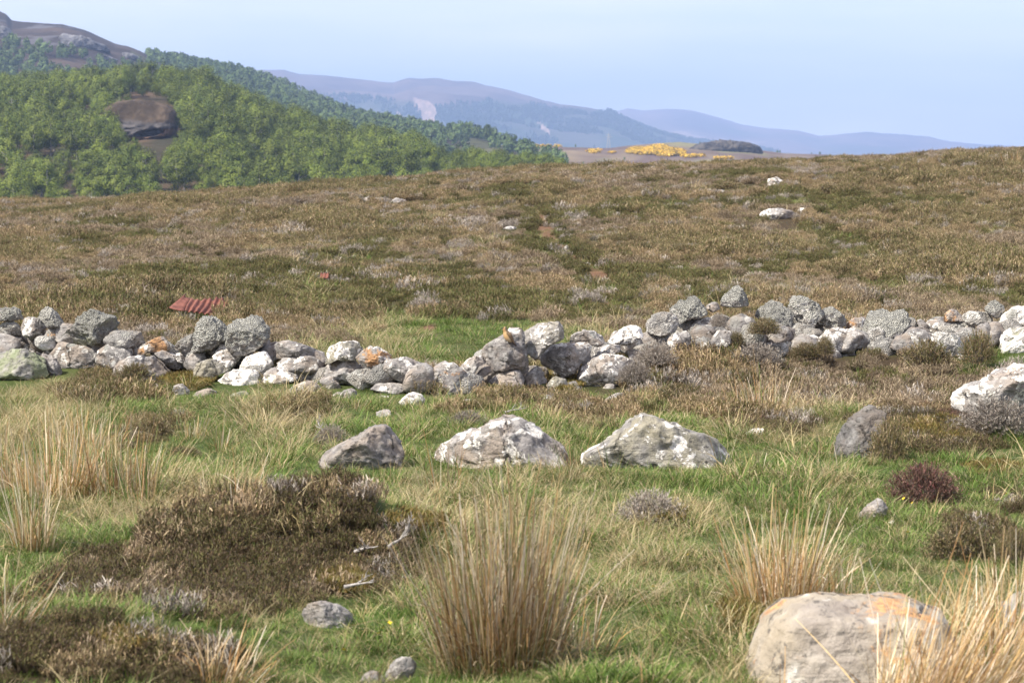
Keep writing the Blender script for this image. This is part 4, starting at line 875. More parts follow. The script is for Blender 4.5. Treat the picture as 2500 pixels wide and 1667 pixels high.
vc[:, 1] += cave * 3.0 * (vc[:, 1] < 4); vc[:, 1] += (np.abs(fbm(vc[:, 0] / 2.2, vc[:, 2] / 1.0, 0, 34, 4)) * 1.6 - .4) * rk * (vc[:, 1] < 1)
ko.data.vertices.foreach_set('co', vc.astype(np.float32).ravel()); ko.data.update()
a = ko.data.color_attributes.new('Col', 'FLOAT_COLOR', 'POINT'); a.data.foreach_set('color', np.concatenate([cc, np.ones((len(cc), 1))], 1).astype(np.float32).ravel())
# ------------------------------------------------------------------ heather, grass
HP = [heather_proto('heather_tuft', 110, .17, .16, BROWN), heather_proto('heather_tuft', 110, .18, .18, BROWN + OLIVE), heather_proto('heather_tuft', 100, .16, .15, OLIVE),
      heather_proto('heather_tuft', 100, .17, .15, [(.235, .175, .12), (.19, .14, .095), (.30, .245, .17), (.155, .12, .072)]), heather_proto('heather_tuft', 80, .17, .16, GREY, leaf=.011, wd=.004, nl=6)]
SP = [grass_proto('grass_tuft', 60, .07, .03, .075, .0034, .12), grass_proto('grass_tuft', 60, .08, .035, .10, .0034, .24), grass_proto('grass_tuft', 50, .08, .03, .06, .0036, .06),
      grass_proto('straw_tuft', 60, .07, .06, .17, .0030, .75, 1.6), grass_proto('straw_tuft', 46, .09, .07, .22, .0030, .9, 1.8), grass_proto('mixed_tuft', 60, .09, .05, .12, .003, .45, 1.2)]
DARKH = [(.10, .072, .045), (.135, .09, .055), (.085, .07, .03), (.075, .055, .04)]
HP += [heather_proto('heather_tuft', 170, .17, .13, PURPLE[:2] + DARKH + [(.11, .065, .05)], leaf=.0075, wd=.0035), heather_proto('heather_tuft', 170, .17, .12, DARKH + OLIVE[:2], leaf=.0075, wd=.0035)]
hc = proto_coll('heather_tuft', HP); gc = proto_coll('grass_tuft', SP)
_sh = hitD(470, 738)
FOOT.append((_sh[0], _sh[1] + .1, .30, .75)); FOOT.append((_sh[0], _sh[1] - .7, .27, .8))
_q = at(*D(1950, 1500), 7.95); FOOT.append((_q[0], 7.6, .42, .5))
def outside_rocks(x, y, m=.78):
    k = np.ones(len(x), bool)
    for cx, cy, rx, ry in FOOT:
        if cy > 130: continue
        k &= (((x - cx) / (rx * m)) ** 2 + ((y - cy) / (ry * m)) ** 2) > 1
    return k
def tilt(n, a): return np.stack([U(-a, a, n), U(-a, a, n), U(0, 6.283, n)], -1)
# heather
XS, YS, SS, II = [], [], [], []
for y0, y1, dens, sc_ in [(4.5, 16, 165, .54), (16, 26, 34, .80), (26, 50, 20, .95), (50, 100, 11, 1.15)]:
    x, y = sample(y0, y1, dens); h, g, s, b = cover(x, y)
    pr = h * (1 - .9 * b) * np.where(g > .5, .75, 1); k = (U(0, 1, len(x)) < pr) & outside_rocks(x, y)
    x, y, g, s = x[k], y[k], g[k], s[k]; n = len(x)
    nz = fbm(x / 3.0, y / 6.0, 0, 201, 4) * 1.3; r = U(0, 1, n)
    i_ = np.where(nz > .22, 3, np.where(nz < -.25, 1, 0)); i_ = np.where((g > .35) | (r < .18), 2, i_); i_ = np.where((r > .93) | ((fbm(x / .9, y / 1.2, 0, 301, 2) > .52) & (r < .6)), 4, i_)
    nearleft = (y < 16) & (x < 0); i_ = np.where((y < 16) & (i_ == 4) & (r < .95), 1, i_); i_ = np.where((y < 16) & (r < .90), np.where(nz > .12, 5, 6), i_); i_ = np.where(nearleft & (r < .07), 3, i_)
    XS.append(x); YS.append(y); SS.append(U(.7, 1.25, n) * sc_ * (1 + .6 * fbm(x / 1.3, y / 1.8, 0, 211, 2)) * np.where(i_ == 1, 1.25, 1)); II.append(i_)
x, y, s_, i_ = [np.concatenate(q) for q in (XS, YS, SS, II)]; n = len(x); print('heather', n)
scatter('heather', np.stack([x, y, H(x, y)], -1), tilt(n, .25), s_[:, None] * np.ones(3), i_, hc, 'brown and olive heather covering the moor behind the wall and patches in front', 'heather')
# grass
XS, YS, SS, II = [], [], [], []
for y0, y1, dens, sc_ in [(4.5, 12, 300, .8), (12, 21, 190, 1.0), (21, 34, 55, 1.1), (34, 60, 18, 1.25), (60, 100, 8, 1.5)]:
    x, y = sample(y0, y1, dens); h, g, s, b = cover(x, y)
    beyond = y > wallY(1250 + FS * x / y) + .6
    pr = np.where(beyond, np.clip(.16 + .65 * s + .6 * g + (1 - h) * .6, 0, 1), np.clip(1 - .93 * h + .15 * s, 0, 1)) * (1 - .85 * b); k = (U(0, 1, len(x)) < pr) & outside_rocks(x, y)
    x, y, g, s, h, beyond = [q[k] for q in (x, y, g, s, h, beyond)]; n = len(x); r = U(0, 1, n)
    nz = fbm(x / .8, y / 1.1, 0, 221, 3)
    ps = np.clip(.03 + .75 * s + .10 * (nz > .3), 0, .95); ps = np.where(beyond, np.clip(.55 + s * .5 - g * .75, 0, 1), ps)
    i_ = np.where(r < ps, np.where(r < ps * .5, 4, 3), np.where(r > .88, 5, np.where(nz > 0, 0, np.where(r > .55, 1, 2))))
    XS.append(x); YS.append(y); SS.append(U(.65, 1.3, n) * sc_ * (1 - .3 * np.exp(-((y - wallY(1250 + FS * x / y)) / 1.0) ** 2)) * (1 + .9 * np.clip(fbm(x / .35, y / .45, 0, 229, 2), -.55, 1))); II.append(i_)
x, y, s_, i_ = [np.concatenate(q) for q in (XS, YS, SS, II)]; n = len(x); print('grass', n)
scatter('grass', np.stack([x, y, H(x, y)], -1), tilt(n, .2), s_[:, None] * np.ones(3), i_, gc, 'short green grass and pale dry grass growing around the stones', 'grass')
# moss
MOSS = [mesh_of('moss_pad', *[q for q in ribbons(np.stack([U(-.05, .05, 160), U(-.05, .05, 160), U(-.005, .005, 160)], -1), U(0, 6.28, 160), U(0, 1, 160), U(.012, .03, 160), U(.004, .007, 160), U(-.5, .5, 160), 1, pick([(.13, .09, .025), (.18, .125, .04), (.10, .11, .025)], 160), pick([(.25, .17, .06), (.16, .15, .04)], 160))], False, M_PLANT)]
pts = []
for cx, cy, rx, ry, m in [(790, 1355, 45, 18, 90), (430, 885, 50, 18, 60), (290, 1500, 40, 20, 22), (1290, 870, 30, 30, 40), (1150, 920, 20, 10, 20), (2150, 1000, 80, 30, 60), (1530, 1200, 40, 12, 40), (1700, 1440, 30, 30, 40), (2290, 1090, 60, 15, 50), (1300, 890, 30, 15, 30), (960, 1215, 60, 12, 30)]:
    c = hitD(cx, cy); mm = c[1] / FS * K
    for _ in range(m):
        t, r_ = random.uniform(0, 6.28), math.sqrt(random.random()); p = hitD(cx + rx * r_ * math.cos(t), cy + ry * r_ * math.sin(t)); pts.append(p + np.array([0, 0, .03]))
pts = np.array(pts); n = len(pts)
scatter('moss', pts, tilt(n, .4), U(.5, 1.3, n)[:, None] * np.ones(3), np.zeros(n), proto_coll('moss_pad', MOSS), 'ochre yellow moss in patches between heather and grass', 'moss')

# ------------------------------------------------------------------ rush tussocks
RUSH = [(.54, .44, .29), (.42, .31, .17), (.60, .52, .40), (.34, .20, .09), (.50, .38, .20), (.66, .58, .48), (.46, .29, .13), (.24, .15, .07)]
RGRN = [(.10, .15, .04), (.14, .19, .05), (.08, .12, .035)]
def tussock(dx, dy, wpx, hpx, n, label, green=.12, lean=.16, bias=(0, 0), droop=.25, wd=.0048, Yd=None, pal=RUSH, name='rush_tussock', cat='rush tussock', seg=6, spread=1.0, kink=.45, bare=False, group=None, zoff=0):
    p = hitD(dx, dy) if Yd is None else None
    if Yd is not None:
        q = at(*D(dx, dy), Yd); p = np.array([q[0], Yd, q[2] if bare else float(H(q[0], Yd))])
    m = p[1] / FS * K; R = wpx * m / 2; hh = hpx * m
    rad = R * np.sqrt(U(0, 1, n)); a = U(0, 6.283, n)
    root = np.stack([rad * np.cos(a), rad * .8 * np.sin(a), np.full(n, -.03)], -1)
    vx = np.cos(a) * rad / R * lean * 1.6 * spread + U(-1, 1, n) * lean * .8 + bias[0]; vy = np.sin(a) * rad / R * lean * 1.6 + U(-1, 1, n) * lean * .8 + bias[1]
    odd = U(0, 1, n) < .20; vx = vx + odd * U(-.7, .7, n); vy = vy + odd * U(-.5, .5, n)
    az = np.arctan2(vy, vx); ln = np.sqrt(vx ** 2 + vy ** 2)
    L = hh * (1 - .25 * (rad / R) ** 2) * (.40 + .66 * U(0, 1, n) ** 1.7) * 1.02
    isG = U(0, 1, n) < green
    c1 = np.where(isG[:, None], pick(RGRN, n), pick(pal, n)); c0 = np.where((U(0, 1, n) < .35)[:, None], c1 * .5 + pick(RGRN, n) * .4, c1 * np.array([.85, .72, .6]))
    dr = U(-.15, 1, n) * droop; snapped = U(0, 1, n) < kink * .3; dr = np.where(snapped, U(.8, 1.8, n), dr)
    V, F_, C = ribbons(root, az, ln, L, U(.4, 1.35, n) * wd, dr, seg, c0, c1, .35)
    # short grass skirt and fallen thatch
    k = max(int(n / 1.8), 14); rad = R * 1.15 * np.sqrt(U(0, 1, k)); a = U(0, 6.283, k)
    rt = np.stack([rad * np.cos(a), rad * .85 * np.sin(a), np.full(k, -.02)], -1); st = U(0, 1, k) < .6
    cc = np.where(st[:, None], pick(STRAWS, k), pick(GREENS, k))
    V2 = ribbons(rt, a + U(-.8, .8, k), U(.1, .8, k), U(.12, .4, k) * hh, U(.6, 1.2, k) * .0035, U(.2, 1.5, k), 3, cc * .8, cc)
    o = link(name, None, None, p + np.array([0, 0, zoff])); link('stems', mesh_of('stems', V, F_, C, True, M_PLANT), o); link('leaf_skirt', mesh_of('leaf_skirt', *V2, True, M_PLANT), o)
    return tag(o, label, cat, group)
tussock(1150, 1545, 270, 510, 1150, 'tallest straw-coloured rush tussock in the centre foreground', lean=.17, green=.10, spread=.7)
tussock(1330, 1500, 150, 210, 160, 'brown and green low rush fringe at the right foot of the central tussock', green=.35, lean=.35, droop=.7)
tussock(1795, 1400, 200, 300, 520, 'pale upright rush tussock right of centre above the foreground boulder', lean=.20, green=.06)
tussock(1930, 1400, 130, 200, 90, 'sparse thin dry stems between the pale tussock and the foreground rushes', lean=.3, green=.1, droop=.5)
tussock(2190, 1690, 380, 400, 800, 'golden rushes leaning right across the foreground boulder', Yd=7.35, lean=.20, bias=(.42, 0), droop=.25, green=.05, wd=.0052)
tussock(2120, 1700, 260, 560, 46, 'few very tall blurred stems leaning right in the near right foreground', Yd=7.3, lean=.12, bias=(.40, 0), droop=.15, green=.0, wd=.0055)
tussock(2330, 1640, 200, 430, 330, 'golden rush tussock at the bottom right corner', Yd=7.9, lean=.22, bias=(.15, 0), droop=.3, green=.04)
tussock(1790, 1700, 40, 240, 9, 'two or three pale stems standing in front of the foreground boulder', Yd=7.3, lean=.08, droop=.1, green=0, wd=.006)
tussock(75, 1265, 90, 260, 190, 'narrow upright rush tussock at the left edge, nearest of the left group', lean=.12, green=.10)
tussock(130, 1150, 190, 230, 420, 'dense greyish rush tussock at the left, behind the narrow one', lean=.13, green=.08)
tussock(270, 1150, 170, 215, 420, 'dense brown rush tussock at the left, its right side green', lean=.14, green=.22)
tussock(330, 1165, 80, 150, 120, 'greener rush tuft at the right end of the left group', lean=.2, green=.5)
tussock(200, 1040, 170, 150, 260, 'pale rush tussock behind the dense left group below the wall', lean=.15, green=.05, spread=1.2)
tussock(15, 1130, 100, 200, 160, 'brown rush tussock cut by the left edge of the view', lean=.16, green=.1)
tussock(440, 1010, 60, 100, 70, 'short brown rush tuft left of the green one', green=.15, lean=.2)
tussock(505, 1040, 50, 110, 70, 'short rush tuft with dark green stems in the left middle ground', green=.5, lean=.18)
tussock(560, 1160, 60, 190, 46, 'thin fan of long dry stems leaning right over the grass, left of the grey boulder', green=.05, lean=.2, bias=(.25, 0), droop=.2)
tussock(470, 1160, 50, 100, 30, 'small reddish rush tuft in the left grass', green=.1, lean=.2)
tussock(520, 1580, 150, 210, 150, 'arching yellow stems at the bottom left growing out of the heather', green=.03, lean=.25, bias=(.30, 0), droop=.8)
tussock(40, 1440, 140, 200, 120, 'long pale grass arching at the left edge above the lower heather', green=.05, lean=.3, bias=(.28, 0), droop=.9, wd=.004)
tussock(1750, 960, 150, 140, 260, 'pale straw grass tussock against the heather bank in front of the wall', green=.12, lean=.2, name='grass_tussock', cat='grass tussock', wd=.004)
tussock(1760, 930, 110, 190, 40, 'thin tall stems rising out of the pale straw tussock to the wall', green=.0, lean=.12, wd=.004)
tussock(1655, 985, 70, 70, 160, 'soft blond grass hummock left of the straw tussock', green=.05, lean=.6, droop=1.4, name='grass_tussock', cat='grass tussock', wd=.003)
tussock(1665, 1085, 26, 150, 26, 'dark green and red-brown rushes at the right end of the triangular boulder', green=.75, lean=.1, wd=.004)
tussock(1740, 1100, 70, 110, 60, 'dark green rush clump right of the triangular boulder', green=.85, lean=.2, wd=.004)
tussock(1310, 1085, 60, 130, 44, 'reddish brown rushes in the gap between the two pale boulders', green=.45, lean=.25, wd=.004, pal=[(.25, .12, .06), (.34, .20, .10), (.42, .33, .2)])
tussock(1400, 1090, 50, 90, 30, 'dark green rushes at the left foot of the triangular boulder', green=.9, lean=.3, wd=.004)
tussock(1030, 1130, 130, 160, 90, 'sparse dry rushes in front of the humped boulder', green=.25, lean=.22, wd=.004)
tussock(1165, 862, 90, 90, 40, 'arching dry stems in front of the dark stone under the bird', green=.05, lean=.35, droop=.8, wd=.0035)
tussock(815, 940, 50, 55, 80, 'small spiky straw tuft beside the pyramid-shaped stone', green=.1, lean=.5, wd=.004)
tussock(1850, 1090, 60, 110, 30, 'thin green rushes left of the leaning stone', green=.8, lean=.25, wd=.004)
tussock(1940, 1100, 60, 110, 30, 'thin rushes at the foot of the leaning stone', green=.6, lean=.3, wd=.004)
tussock(1640, 1430, 60, 150, 30, 'few curved stems left of the pale upright tussock', green=.3, lean=.35, droop=.8, wd=.004)
tussock(1540, 1440, 80, 160, 34, 'sparse arching grass stems in the grass between the two tall tussocks', green=.5, lean=.45, droop=.9, wd=.004)
tussock(1480, 1590, 20, 130, 8, 'single group of pale stems at the bottom right of centre', green=0, lean=.1, wd=.006)
tussock(1410, 1600, 110, 60, 200, 'pale green grass hump at the bottom right of the central tussock', green=.4, lean=.6, droop=1.0, name='grass_tussock', cat='grass tussock', wd=.004)
tussock(1920, 1590, 100, 70, 90, 'green grass clump at the left foot of the foreground boulder', Yd=7.9, green=.8, lean=.4, name='grass_tussock', cat='grass tussock', wd=.005)
tussock(1820, 700, 60, 100, 14, 'long thin curved stems behind the wall below its highest stones', green=.1, lean=.3, bias=(.2, 0), wd=.006)
tussock(715, 502, 55, 40, 110, 'pale straw tussock standing out on the left part of the moor', green=0, lean=.35, wd=.012, bias=(.1, 0))
tussock(2330, 378, 60, 40, 90, 'straw tussock on the skyline near the right edge', green=0, lean=.3, wd=.018)
tussock(1610, 385, 30, 20, 50, 'small straw tussock on the skyline right of centre', green=0, lean=.3, wd=.016)
tussock(770, 612, 50, 30, 90, 'straw tussock above the small rusty scrap', green=0, lean=.5, wd=.010)

# ------------------------------------------------------------------ heather bushes that stand apart
def bush_mesh(name, n, pal, tipc=None, twig=.25):
    """unit dome of leafy shoots with woody stems"""
    parts = []; a = U(0, 6.283, n); zc = U(0.02, 1, n); rr = np.sqrt(1 - zc ** 2)
    dirv = np.stack([rr * np.cos(a), rr * np.sin(a), zc], -1); rad = U(.45, .95, n)
    root = dirv * rad[:, None]; az = a + U(-.7, .7, n); lean = np.arccos(zc) * .8 + U(-.3, .3, n)
    tw = U(0, 1, n) < twig
    c1 = np.where(tw[:, None], pick(GREY, n), pick(pal, n))
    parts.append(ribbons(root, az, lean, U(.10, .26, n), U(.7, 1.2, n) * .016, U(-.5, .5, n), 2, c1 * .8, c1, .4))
    for k in range(7):
        off = dirv * U(0, .2, n)[:, None]
        cc = pick(pal, n) if k < 6 else pick(tipc or pal, n)
        parts.append(ribbons(root + off, U(0, 6.28, n), lean * .5 + U(.1, .9, n), U(.05, .11, n), U(.7, 1.4, n) * .02, U(-.5, .5, n), 1, cc, cc * 1.2, .4))
    m = max(n // 8, 20); aa = U(0, 6.28, m)
    parts.append(ribbons(np.stack([np.cos(aa) * .15, np.sin(aa) * .15, np.zeros(m)], -1), aa, U(.2, 1.3, m), U(.6, 1.0, m), np.full(m, .03), U(-.3, .3, m), 4, pick(GREY, m) * .7, pick(GREY, m), .3))
    V, F_, C = join(parts); return mesh_of(name, V, F_, C, False, M_HEATH)
BM = {'brown': bush_mesh('shoots', 1100, BROWN + OLIVE, None, .12), 'olive': bush_mesh('shoots', 1000, OLIVE + BROWN[:2], None, .08), 'grey': bush_mesh('shoots', 900, GREY, None, .6), 'red': bush_mesh('shoots', 1300, PURPLE, [(.24, .09, .09), (.2, .12, .07)], .12)}
def bush(dx, dy, wpx, hpx, kind, label, Yd=None, dep=.8, up=0):
    if Yd is None: p = hitD(dx, dy)
    else: p = at(*D(dx, dy), Yd)
    m = p[1] / FS * K; o = link('heather_bush', BM[kind], None, p - np.array([0, 0, .02])); o.scale = (wpx * m / 2, wpx * m / 2 * dep, hpx * m); o.rotation_euler = (0, 0, random.uniform(-.4, .4))
    return tag(o, label, 'heather bush')
bush(1495, 1205, 180, 85, 'grey', 'grey-brown twiggy heather bush in the grass in front of the triangular boulder')
bush(2122, 1160, 190, 100, 'red', 'rounded reddish purple heather bush right of centre')
bush(2205, 1285, 190, 95, 'brown', 'dark brown heather bush below the reddish one')
bush(2330, 1300, 110, 100, 'brown', 'brown heather bush cut by the right edge behind the rushes')
bush(925, 1010, 48, 36, 'olive', 'small dark heather sprig growing on top of the grey wedge boulder', Yd=15.6)
bush(1075, 985, 110, 45, 'grey', 'grey dead heather on the left shoulder of the humped boulder')
bush(760, 1020, 90, 50, 'grey', 'grey twiggy heather behind the grey wedge boulder')
bush(345, 1000, 110, 60, 'brown', 'dark heather bush beside the left rushes')
bush(420, 1050, 110, 30, 'olive', 'low dark heather bush in the left grass')
bush(310, 862, 90, 34, 'olive', 'olive heather against the front of the wall on the left', Yd=18.9)
bush(1755, 762, 85, 38, 'brown', 'brown heather growing over the wall between its highest boulders', Yd=20.35)
bush(1690, 790, 50, 34, 'brown', 'leafy brown heather just left of the dark gap below the highest stones', Yd=20.3)
bush(1850, 815, 80, 34, 'brown', 'brown heather hanging in front of the pale lichen boulders', Yd=20.15)
bush(1895, 808, 50, 42, 'brown', 'dark heather left of the big round boulder', Yd=20.1)
bush(1505, 830, 105, 50, 'grey', 'silvery grey dead heather spilling down the wall right of centre', Yd=19.3)
bush(1460, 872, 90, 45, 'grey', 'grey heather at the foot of the silvery patch', Yd=18.9)
bush(1650, 745, 45, 30, 'grey', 'grey twigs beside the highest boulder', Yd=20.35)
bush(1740, 830, 130, 45, 'grey', 'pale grey twigs under the dark slab near the straw tussock', Yd=19.8)
bush(2130, 845, 130, 70, 'brown', 'brown heather right of the big round boulder', Yd=19.9)
bush(2245, 830, 95, 75, 'olive', 'olive heather bush against the right end boulders', Yd=19.7)
bush(2335, 905, 150, 85, 'grey', 'dense grey dead heather above the large boulder at the right edge', Yd=15.8)
bush(2290, 985, 200, 75, 'grey', 'grey dead heather draped on the large boulder at the right edge', Yd=15.1)
bush(2040, 1062, 100, 105, 'brown', 'heather beside the leaning stone')
bush(1170, 935, 140, 60, 'brown', 'dark heather bush in front of the wall below the bird')
bush(1320, 935, 110, 50, 'brown', 'heather bush around the rough pale stone')
bush(1560, 930, 160, 55, 'brown', 'brown heather hummock at the left end of the heather bank')
bush(1670, 440, 110, 22, 'olive', 'dark olive bush near the moor skyline on the right')
bush(650, 508, 70, 18, 'olive', 'dark olive bush beside the pale straw tussock on the left moor')
for cx, cy, kk, L in [(1480, 392, 'olive', 'low bush breaking the moor skyline left of the gorse knoll'), (2070, 372, 'brown', 'brown bush on the skyline in the right part'), (480, 515, 'grey', 'greyish heather patch on the left moor'), (1560, 575, 'grey', 'greyish heather patch in the middle of the moor'), (970, 720, 'grey', 'grey twiggy heather behind the low gap of the wall')]:
    bush(cx, cy, 80, 16 if cy < 650 else 40, kk, L)

# ------------------------------------------------------------------ dead branches
def branch(dx, dy, L, az, label, Yd=None, n=5, el=.25):
    p = hitD(dx, dy) + np.array([0, 0, .05]); parts = []; r = random.Random(dx)
    d = np.array([math.cos(az), math.sin(az) * .5, el])
    def go(p0, d, L, rad, k):
        pth = [p0]; 
        for i in range(5): d = d + np.array([r.uniform(-.3, .3), r.uniform(-.3, .3), r.uniform(-.2, .25)]); d = d / np.linalg.norm(d); pth.append(pth[-1] + d * L / 5)
        parts.append(tube(pth, [rad * (1 - .8 * t) for t in np.linspace(0, 1, 6)], 5))
        if k:
            for i in range(3): q = pth[r.randint(1, 4)]; go(q, d + np.array([r.uniform(-1, 1), r.uniform(-1, 1), r.uniform(-.2, .8)]), L * .5, rad * .5, k - 1)
    go(np.zeros(3), d, L * .75, .008, 2); V, F_, C = join(parts)
    return tag(link('dead_branch', mesh_of('dead_branch', V, F_, None, True, M_TWIG), None, p), label, 'branch')
branch(815, 1300, .17, -.9, 'pale twisted heather root on the right end of the heather mound')
branch(790, 1380, .16, .1, 'short pale stick lying over the ochre moss')
branch(745, 1010, .18, 1.8, 'bleached branched stump behind the grey wedge boulder')
branch(890, 1290, .18, .6, 'small pale twig sticking from the heather mound')
branch(1160, 965, .16, .4, 'little grey branch below the dark heather bush')
branch(1620, 690, .2, .5, 'twig lying in the heather behind the highest boulders')

# ------------------------------------------------------------------ rusty corrugated sheet
def sheet():
    Y0 = hitD(470, 738)[1]; nx, ny = 90, 16
    q = lambda a, b, Y: at(*D(a, b), Y)
    FL_, FR_, BR_, BL_ = q(424, 714, Y0), q(503, 729, Y0 - .02), q(528, 692, Y0 + .62), q(438, 683, Y0 + .60)
    UU, VV = np.meshgrid(np.linspace(0, 1, nx), np.linspace(0, 1, ny)); u_ = UU[..., None]; v_ = VV[..., None]
    P = (FL_ * (1 - u_) + FR_ * u_) * (1 - v_) + (BL_ * (1 - u_) + BR_ * u_) * v_
    P[..., 2] += .011 * np.sin(UU * 6.5 * 2 * math.pi) + .012 * np.sin(VV * 5 + UU * 3) + fbm(UU * 9, VV * 0 + 3, 0, 5) * .03 * (VV > .95)
    P[..., 1] -= .012 * np.sin(UU * 6.5 * 2 * math.pi)
    P[0, :, 1] += fbm(np.linspace(0, 8, nx), np.zeros(nx), 0, 9) * .03
    grid = lambda A: np.stack([A[:-1, :-1], A[:-1, 1:], A[1:, 1:], A[1:, :-1]], -1).reshape(-1, 4)
    base = np.array([FL_[0], Y0, float(H(FL_[0], Y0))])
    e = link('corrugated_sheet', None, None, base); tag(e, 'rusty red corrugated iron sheet in the heather behind the wall, left edge bent up', 'metal sheet')
    o = link('panel', mesh_of('panel', (P - base).reshape(-1, 3), grid(np.arange(nx * ny).reshape(ny, nx)), None, True, M_RUST), e); o.modifiers.new('thickness', 'SOLIDIFY').thickness = .004
    vv = np.linspace(0, 1, 12)[:, None]; rows = []
    for (a0, b0), (a1, b1), dy_ in (((424, 714), (438, 683), 0), ((412, 713), (430, 684), -.03), ((396, 709), (425, 680), -.02), ((388, 706), (427, 674), .02)):
        rows.append(q(a0, b0, Y0 + dy_) * (1 - vv) + q(a1, b1, Y0 + .6 + dy_) * vv)
    A_ = np.array(rows) - base
    o = link('bent_edge', mesh_of('bent_edge', A_.reshape(-1, 3), grid(np.arange(48).reshape(4, 12)), None, True, M_RUST), e); o.modifiers.new('thickness', 'SOLIDIFY').thickness = .004
sheet()
p = hitD(745, 652); m = p[1] / FS * K
uu, vv = np.meshgrid(np.linspace(0, 1, 14), np.linspace(0, 1, 5)); V = np.stack([(uu - .5) * 20 * m, vv * .1, vv * 11 * m + .008 * np.sin(uu * 16) + .08], -1).reshape(-1, 3); ii = np.arange(70).reshape(5, 14)
o = link('rusty_scrap', mesh_of('rusty_scrap', V, np.stack([ii[:-1, :-1], ii[:-1, 1:], ii[1:, 1:], ii[1:, :-1]], -1).reshape(-1, 4), None, True, M_RUST), None, p); s_ = o.modifiers.new('thickness', 'SOLIDIFY'); s_.thickness = .004
tag(o, 'small rusty scrap of metal half hidden in the heather right of the corrugated sheet', 'metal scrap')

# ------------------------------------------------------------------ the bird
def bird():
    base = at(*D(1166, 790), 18.85); m = base[1] / FS * K
    e = link('wheatear', None, None, base); tag(e, 'small buff songbird with grey-brown wings perched on the dark stone of the wall, facing left', 'bird')
    def ell(name, stations, colf, mat, seg=16):
        V = []; C = []
        for (cx, cz, rx, ry, col) in stations:
            for a in np.linspace(0, 2 * math.pi, seg + 1)[:-1]: V.append((cx[0] + rx * math.cos(a) * cx[1][0], ry * math.sin(a), cz + rx * math.cos(a) * cx[1][1])); C.append(col if math.cos(a) < .25 else (.19, .14, .09))
        n = len(stations); F_ = [(i * seg + j, i * seg + (j + 1) % seg, (i + 1) * seg + (j + 1) % seg, (i + 1) * seg + j) for i in range(n - 1) for j in range(seg)]
        return link(name, mesh_of(name, np.array(V), np.array(F_), np.array(C), True, mat), e)
    buff = (.52, .34, .17); cream = (.62, .47, .30); head = (.36, .22, .10); gr = (.22, .17, .12)
    # body axis from tail (right, low) up to head (left, high)
    ax = [(.034, .010, .004, gr), (.027, .020, .017, cream), (.016, .034, .026, cream), (.004, .052, .0300, buff), (-.006, .071, .0285, buff), (-.014, .089, .022, buff), (-.019, .100, .0165, head), (-.021, .110, .0172, head), (-.023, .119, .0155, head), (-.023, .127, .010, head), (-.023, .131, .001, head)]
    st = []
    for x_, z_, r_, c_ in ax: st.append(((x_, (.88, .45)), z_, r_, r_, c_))
    ell('body', st, None, M_PLANT)
    def spike(name, a, b, r0, r1, mat, k=6): V, F_, C = tube([a, (np.array(a) + b) / 2, b], [r0, (r0 + r1) / 2, r1], k); return link(name, mesh_of(name, V, F_, None, True, mat), e)
    dark = simple_material('bird_dark', (.03, .025, .02), .4)
    spike('beak', (-.036, 0, .118), np.array((-.058, 0, .115)), .0050, .0006, dark)
    for s in (-1, 1):
        V, F_ = ico(2); o = link('eye', mesh_of('eye', V * .0028 + np.array([-.031, s * .0118, .121]), F_, None, True, dark), e)
        V = []; C = []
        wing = [(.0, .085, .010), (.012, .078, .016), (.024, .058, .015), (.036, .034, .010), (.050, .012, .004), (.058, .0, .0005)]
        for x_, z_, r_ in wing:
            for a in np.linspace(0, 2 * math.pi, 11)[:-1]: V.append((x_ - .002 + r_ * math.cos(a) * .85, s * (.026 - (x_ > .03) * .010) + .0075 * math.sin(a) * s, z_ + r_ * math.cos(a) * .5)); C.append((.15, .10, .065) if x_ > .02 else (.24, .165, .10))
        F_ = [(i * 10 + j, i * 10 + (j + 1) % 10, (i + 1) * 10 + (j + 1) % 10, (i + 1) * 10 + j) for i in range(5) for j in range(10)]
        link('wing', mesh_of('wing', np.array(V), np.array(F_), np.array(C), True, M_PLANT), e)
        spike('leg', (.004, s * .009, .030), np.array((.0, s * .010, -.008)), .0016, .0014, dark)
    V, F_, C = tube([(.030, 0, .022), (.048, 0, .004), (.066, 0, -.016)], [.007, .008, .006], 6); V[:, 1] *= 1.2
    link('tail', mesh_of('tail', V, F_, None, True, simple_material('tail_feathers', (.06, .045, .035), .7)), e)
bird()

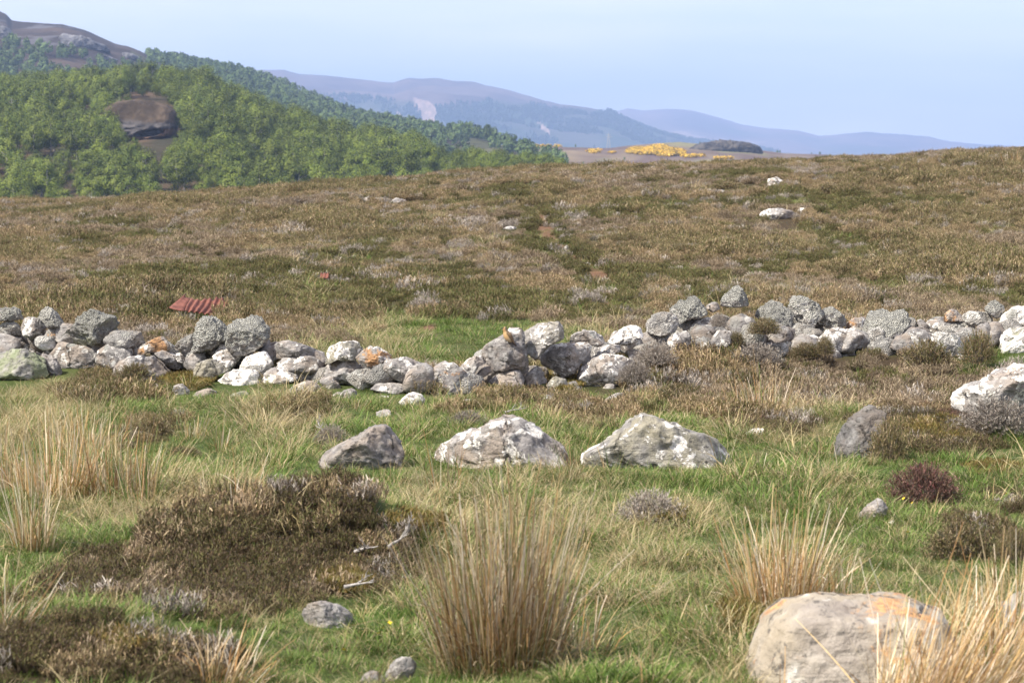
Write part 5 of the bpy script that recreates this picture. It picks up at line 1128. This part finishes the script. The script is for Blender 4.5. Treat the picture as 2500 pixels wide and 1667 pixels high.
# ------------------------------------------------------------------ pylon, flowers
def pylon():
    Y0 = 1400.; X0 = (1397 * K - 1250) / FS * Y0; z0 = float(gorse.h(X0, Y0)); e = link('pylon', None, None, (X0, Y0, z0)); tag(e, 'thin steel lattice pylon on the distant moor left of the gorse', 'pylon')
    mt = simple_material('galvanised_steel', (.42, .43, .45), .5, metal=.4); hh = 8.5
    for sx in (-1, 1):
        for sy in (-1, 1):
            V, F_, C = tube([(sx * 1.1, sy * 1.1, 0), (sx * .35, sy * .35, hh * .75), (0, 0, hh)], [.12, .09, .06], 4); link('leg', mesh_of('leg', V, F_, None, False, mt), e)
    for zc, wd_ in ((hh * .72, 2.2), (hh * .86, 1.7)):
        V, F_, C = tube([(-wd_, 0, zc), (0, 0, zc + .25), (wd_, 0, zc)], [.06, .14, .06], 4); link('crossarm', mesh_of('crossarm', V, F_, None, False, mt), e)
    parts = []
    for i in range(6):
        a0, a1 = 1.1 - i * .125, 1.1 - (i + 1) * .125; z_0, z_1 = i * hh * .125, (i + 1) * hh * .125
        for s in (-1, 1): parts.append(tube([(-a0 * s, -a0, z_0), (a1 * s, -a1, z_1)], [.05, .05], 4)); parts.append(tube([(-a0, -a0 * s, z_0), (-a1, a1 * s, z_1)], [.05, .05], 4))
    V, F_, C = join(parts); link('bracing', mesh_of('bracing', V, F_, None, False, mt), e)
pylon()
M_YEL = simple_material('petal', (.75, .55, .02), .6)
pv = []; pf = []
for k in range(4):
    a = k * math.pi / 2; pv += [(0, 0, 0), (.006 * math.cos(a - .6), .006 * math.sin(a - .6), .002), (.011 * math.cos(a), .011 * math.sin(a), .003), (.006 * math.cos(a + .6), .006 * math.sin(a + .6), .002)]; pf.append([4 * k, 4 * k + 1, 4 * k + 2, 4 * k + 3])
FL = mesh_of('flower', np.array(pv), np.array(pf), None, False, M_YEL)
for fx, fy in [(1310, 1355), (880, 1495), (870, 1508), (895, 1480), (2075, 1180), (2095, 1192), (2085, 1262), (2310, 1168), (1500, 1390), (1580, 1315), (790, 1545)]:
    q = hitD(fx, fy); o = link('yellow_flower', FL, None, q + np.array([0, 0, .07])); o.rotation_euler = (.7, 0, random.uniform(0, 6)); o.scale = (.85,) * 3
    tag(o, 'tiny yellow four-petalled flower in the short grass', 'flower', 'yellow flowers in the grass')

# ------------------------------------------------------------------ haze
def haze():
    x0, x1, y0, y1, z0, z1_ = -5000, 5000, -60, 13200, -24.0, 480.
    V = [(x0, y0, z0), (x1, y0, z0), (x1, y1, z0), (x0, y1, z0), (x0, y0, z1_), (x1, y0, z1_), (x1, y1, z1_), (x0, y1, z1_)]
    F_ = np.array([[0, 3, 2, 1], [4, 5, 6, 7], [0, 1, 5, 4], [1, 2, 6, 5], [2, 3, 7, 6], [3, 0, 4, 7]])
    mt = bpy.data.materials.new('haze'); mt.use_nodes = True; t = mt.node_tree; t.nodes.clear(); ou = t.nodes.new('ShaderNodeOutputMaterial')
    v = t.nodes.new('ShaderNodeVolumePrincipled'); v.inputs['Color'].default_value = (*HAZE_COLOR, 1); v.inputs['Density'].default_value = HAZE_DENSITY; v.inputs['Anisotropy'].default_value = .0
    t.links.new(v.outputs[0], ou.inputs['Volume'])
    tag(link('haze', mesh_of('haze', V, F_, None, False, mt)), kind='stuff')
haze()
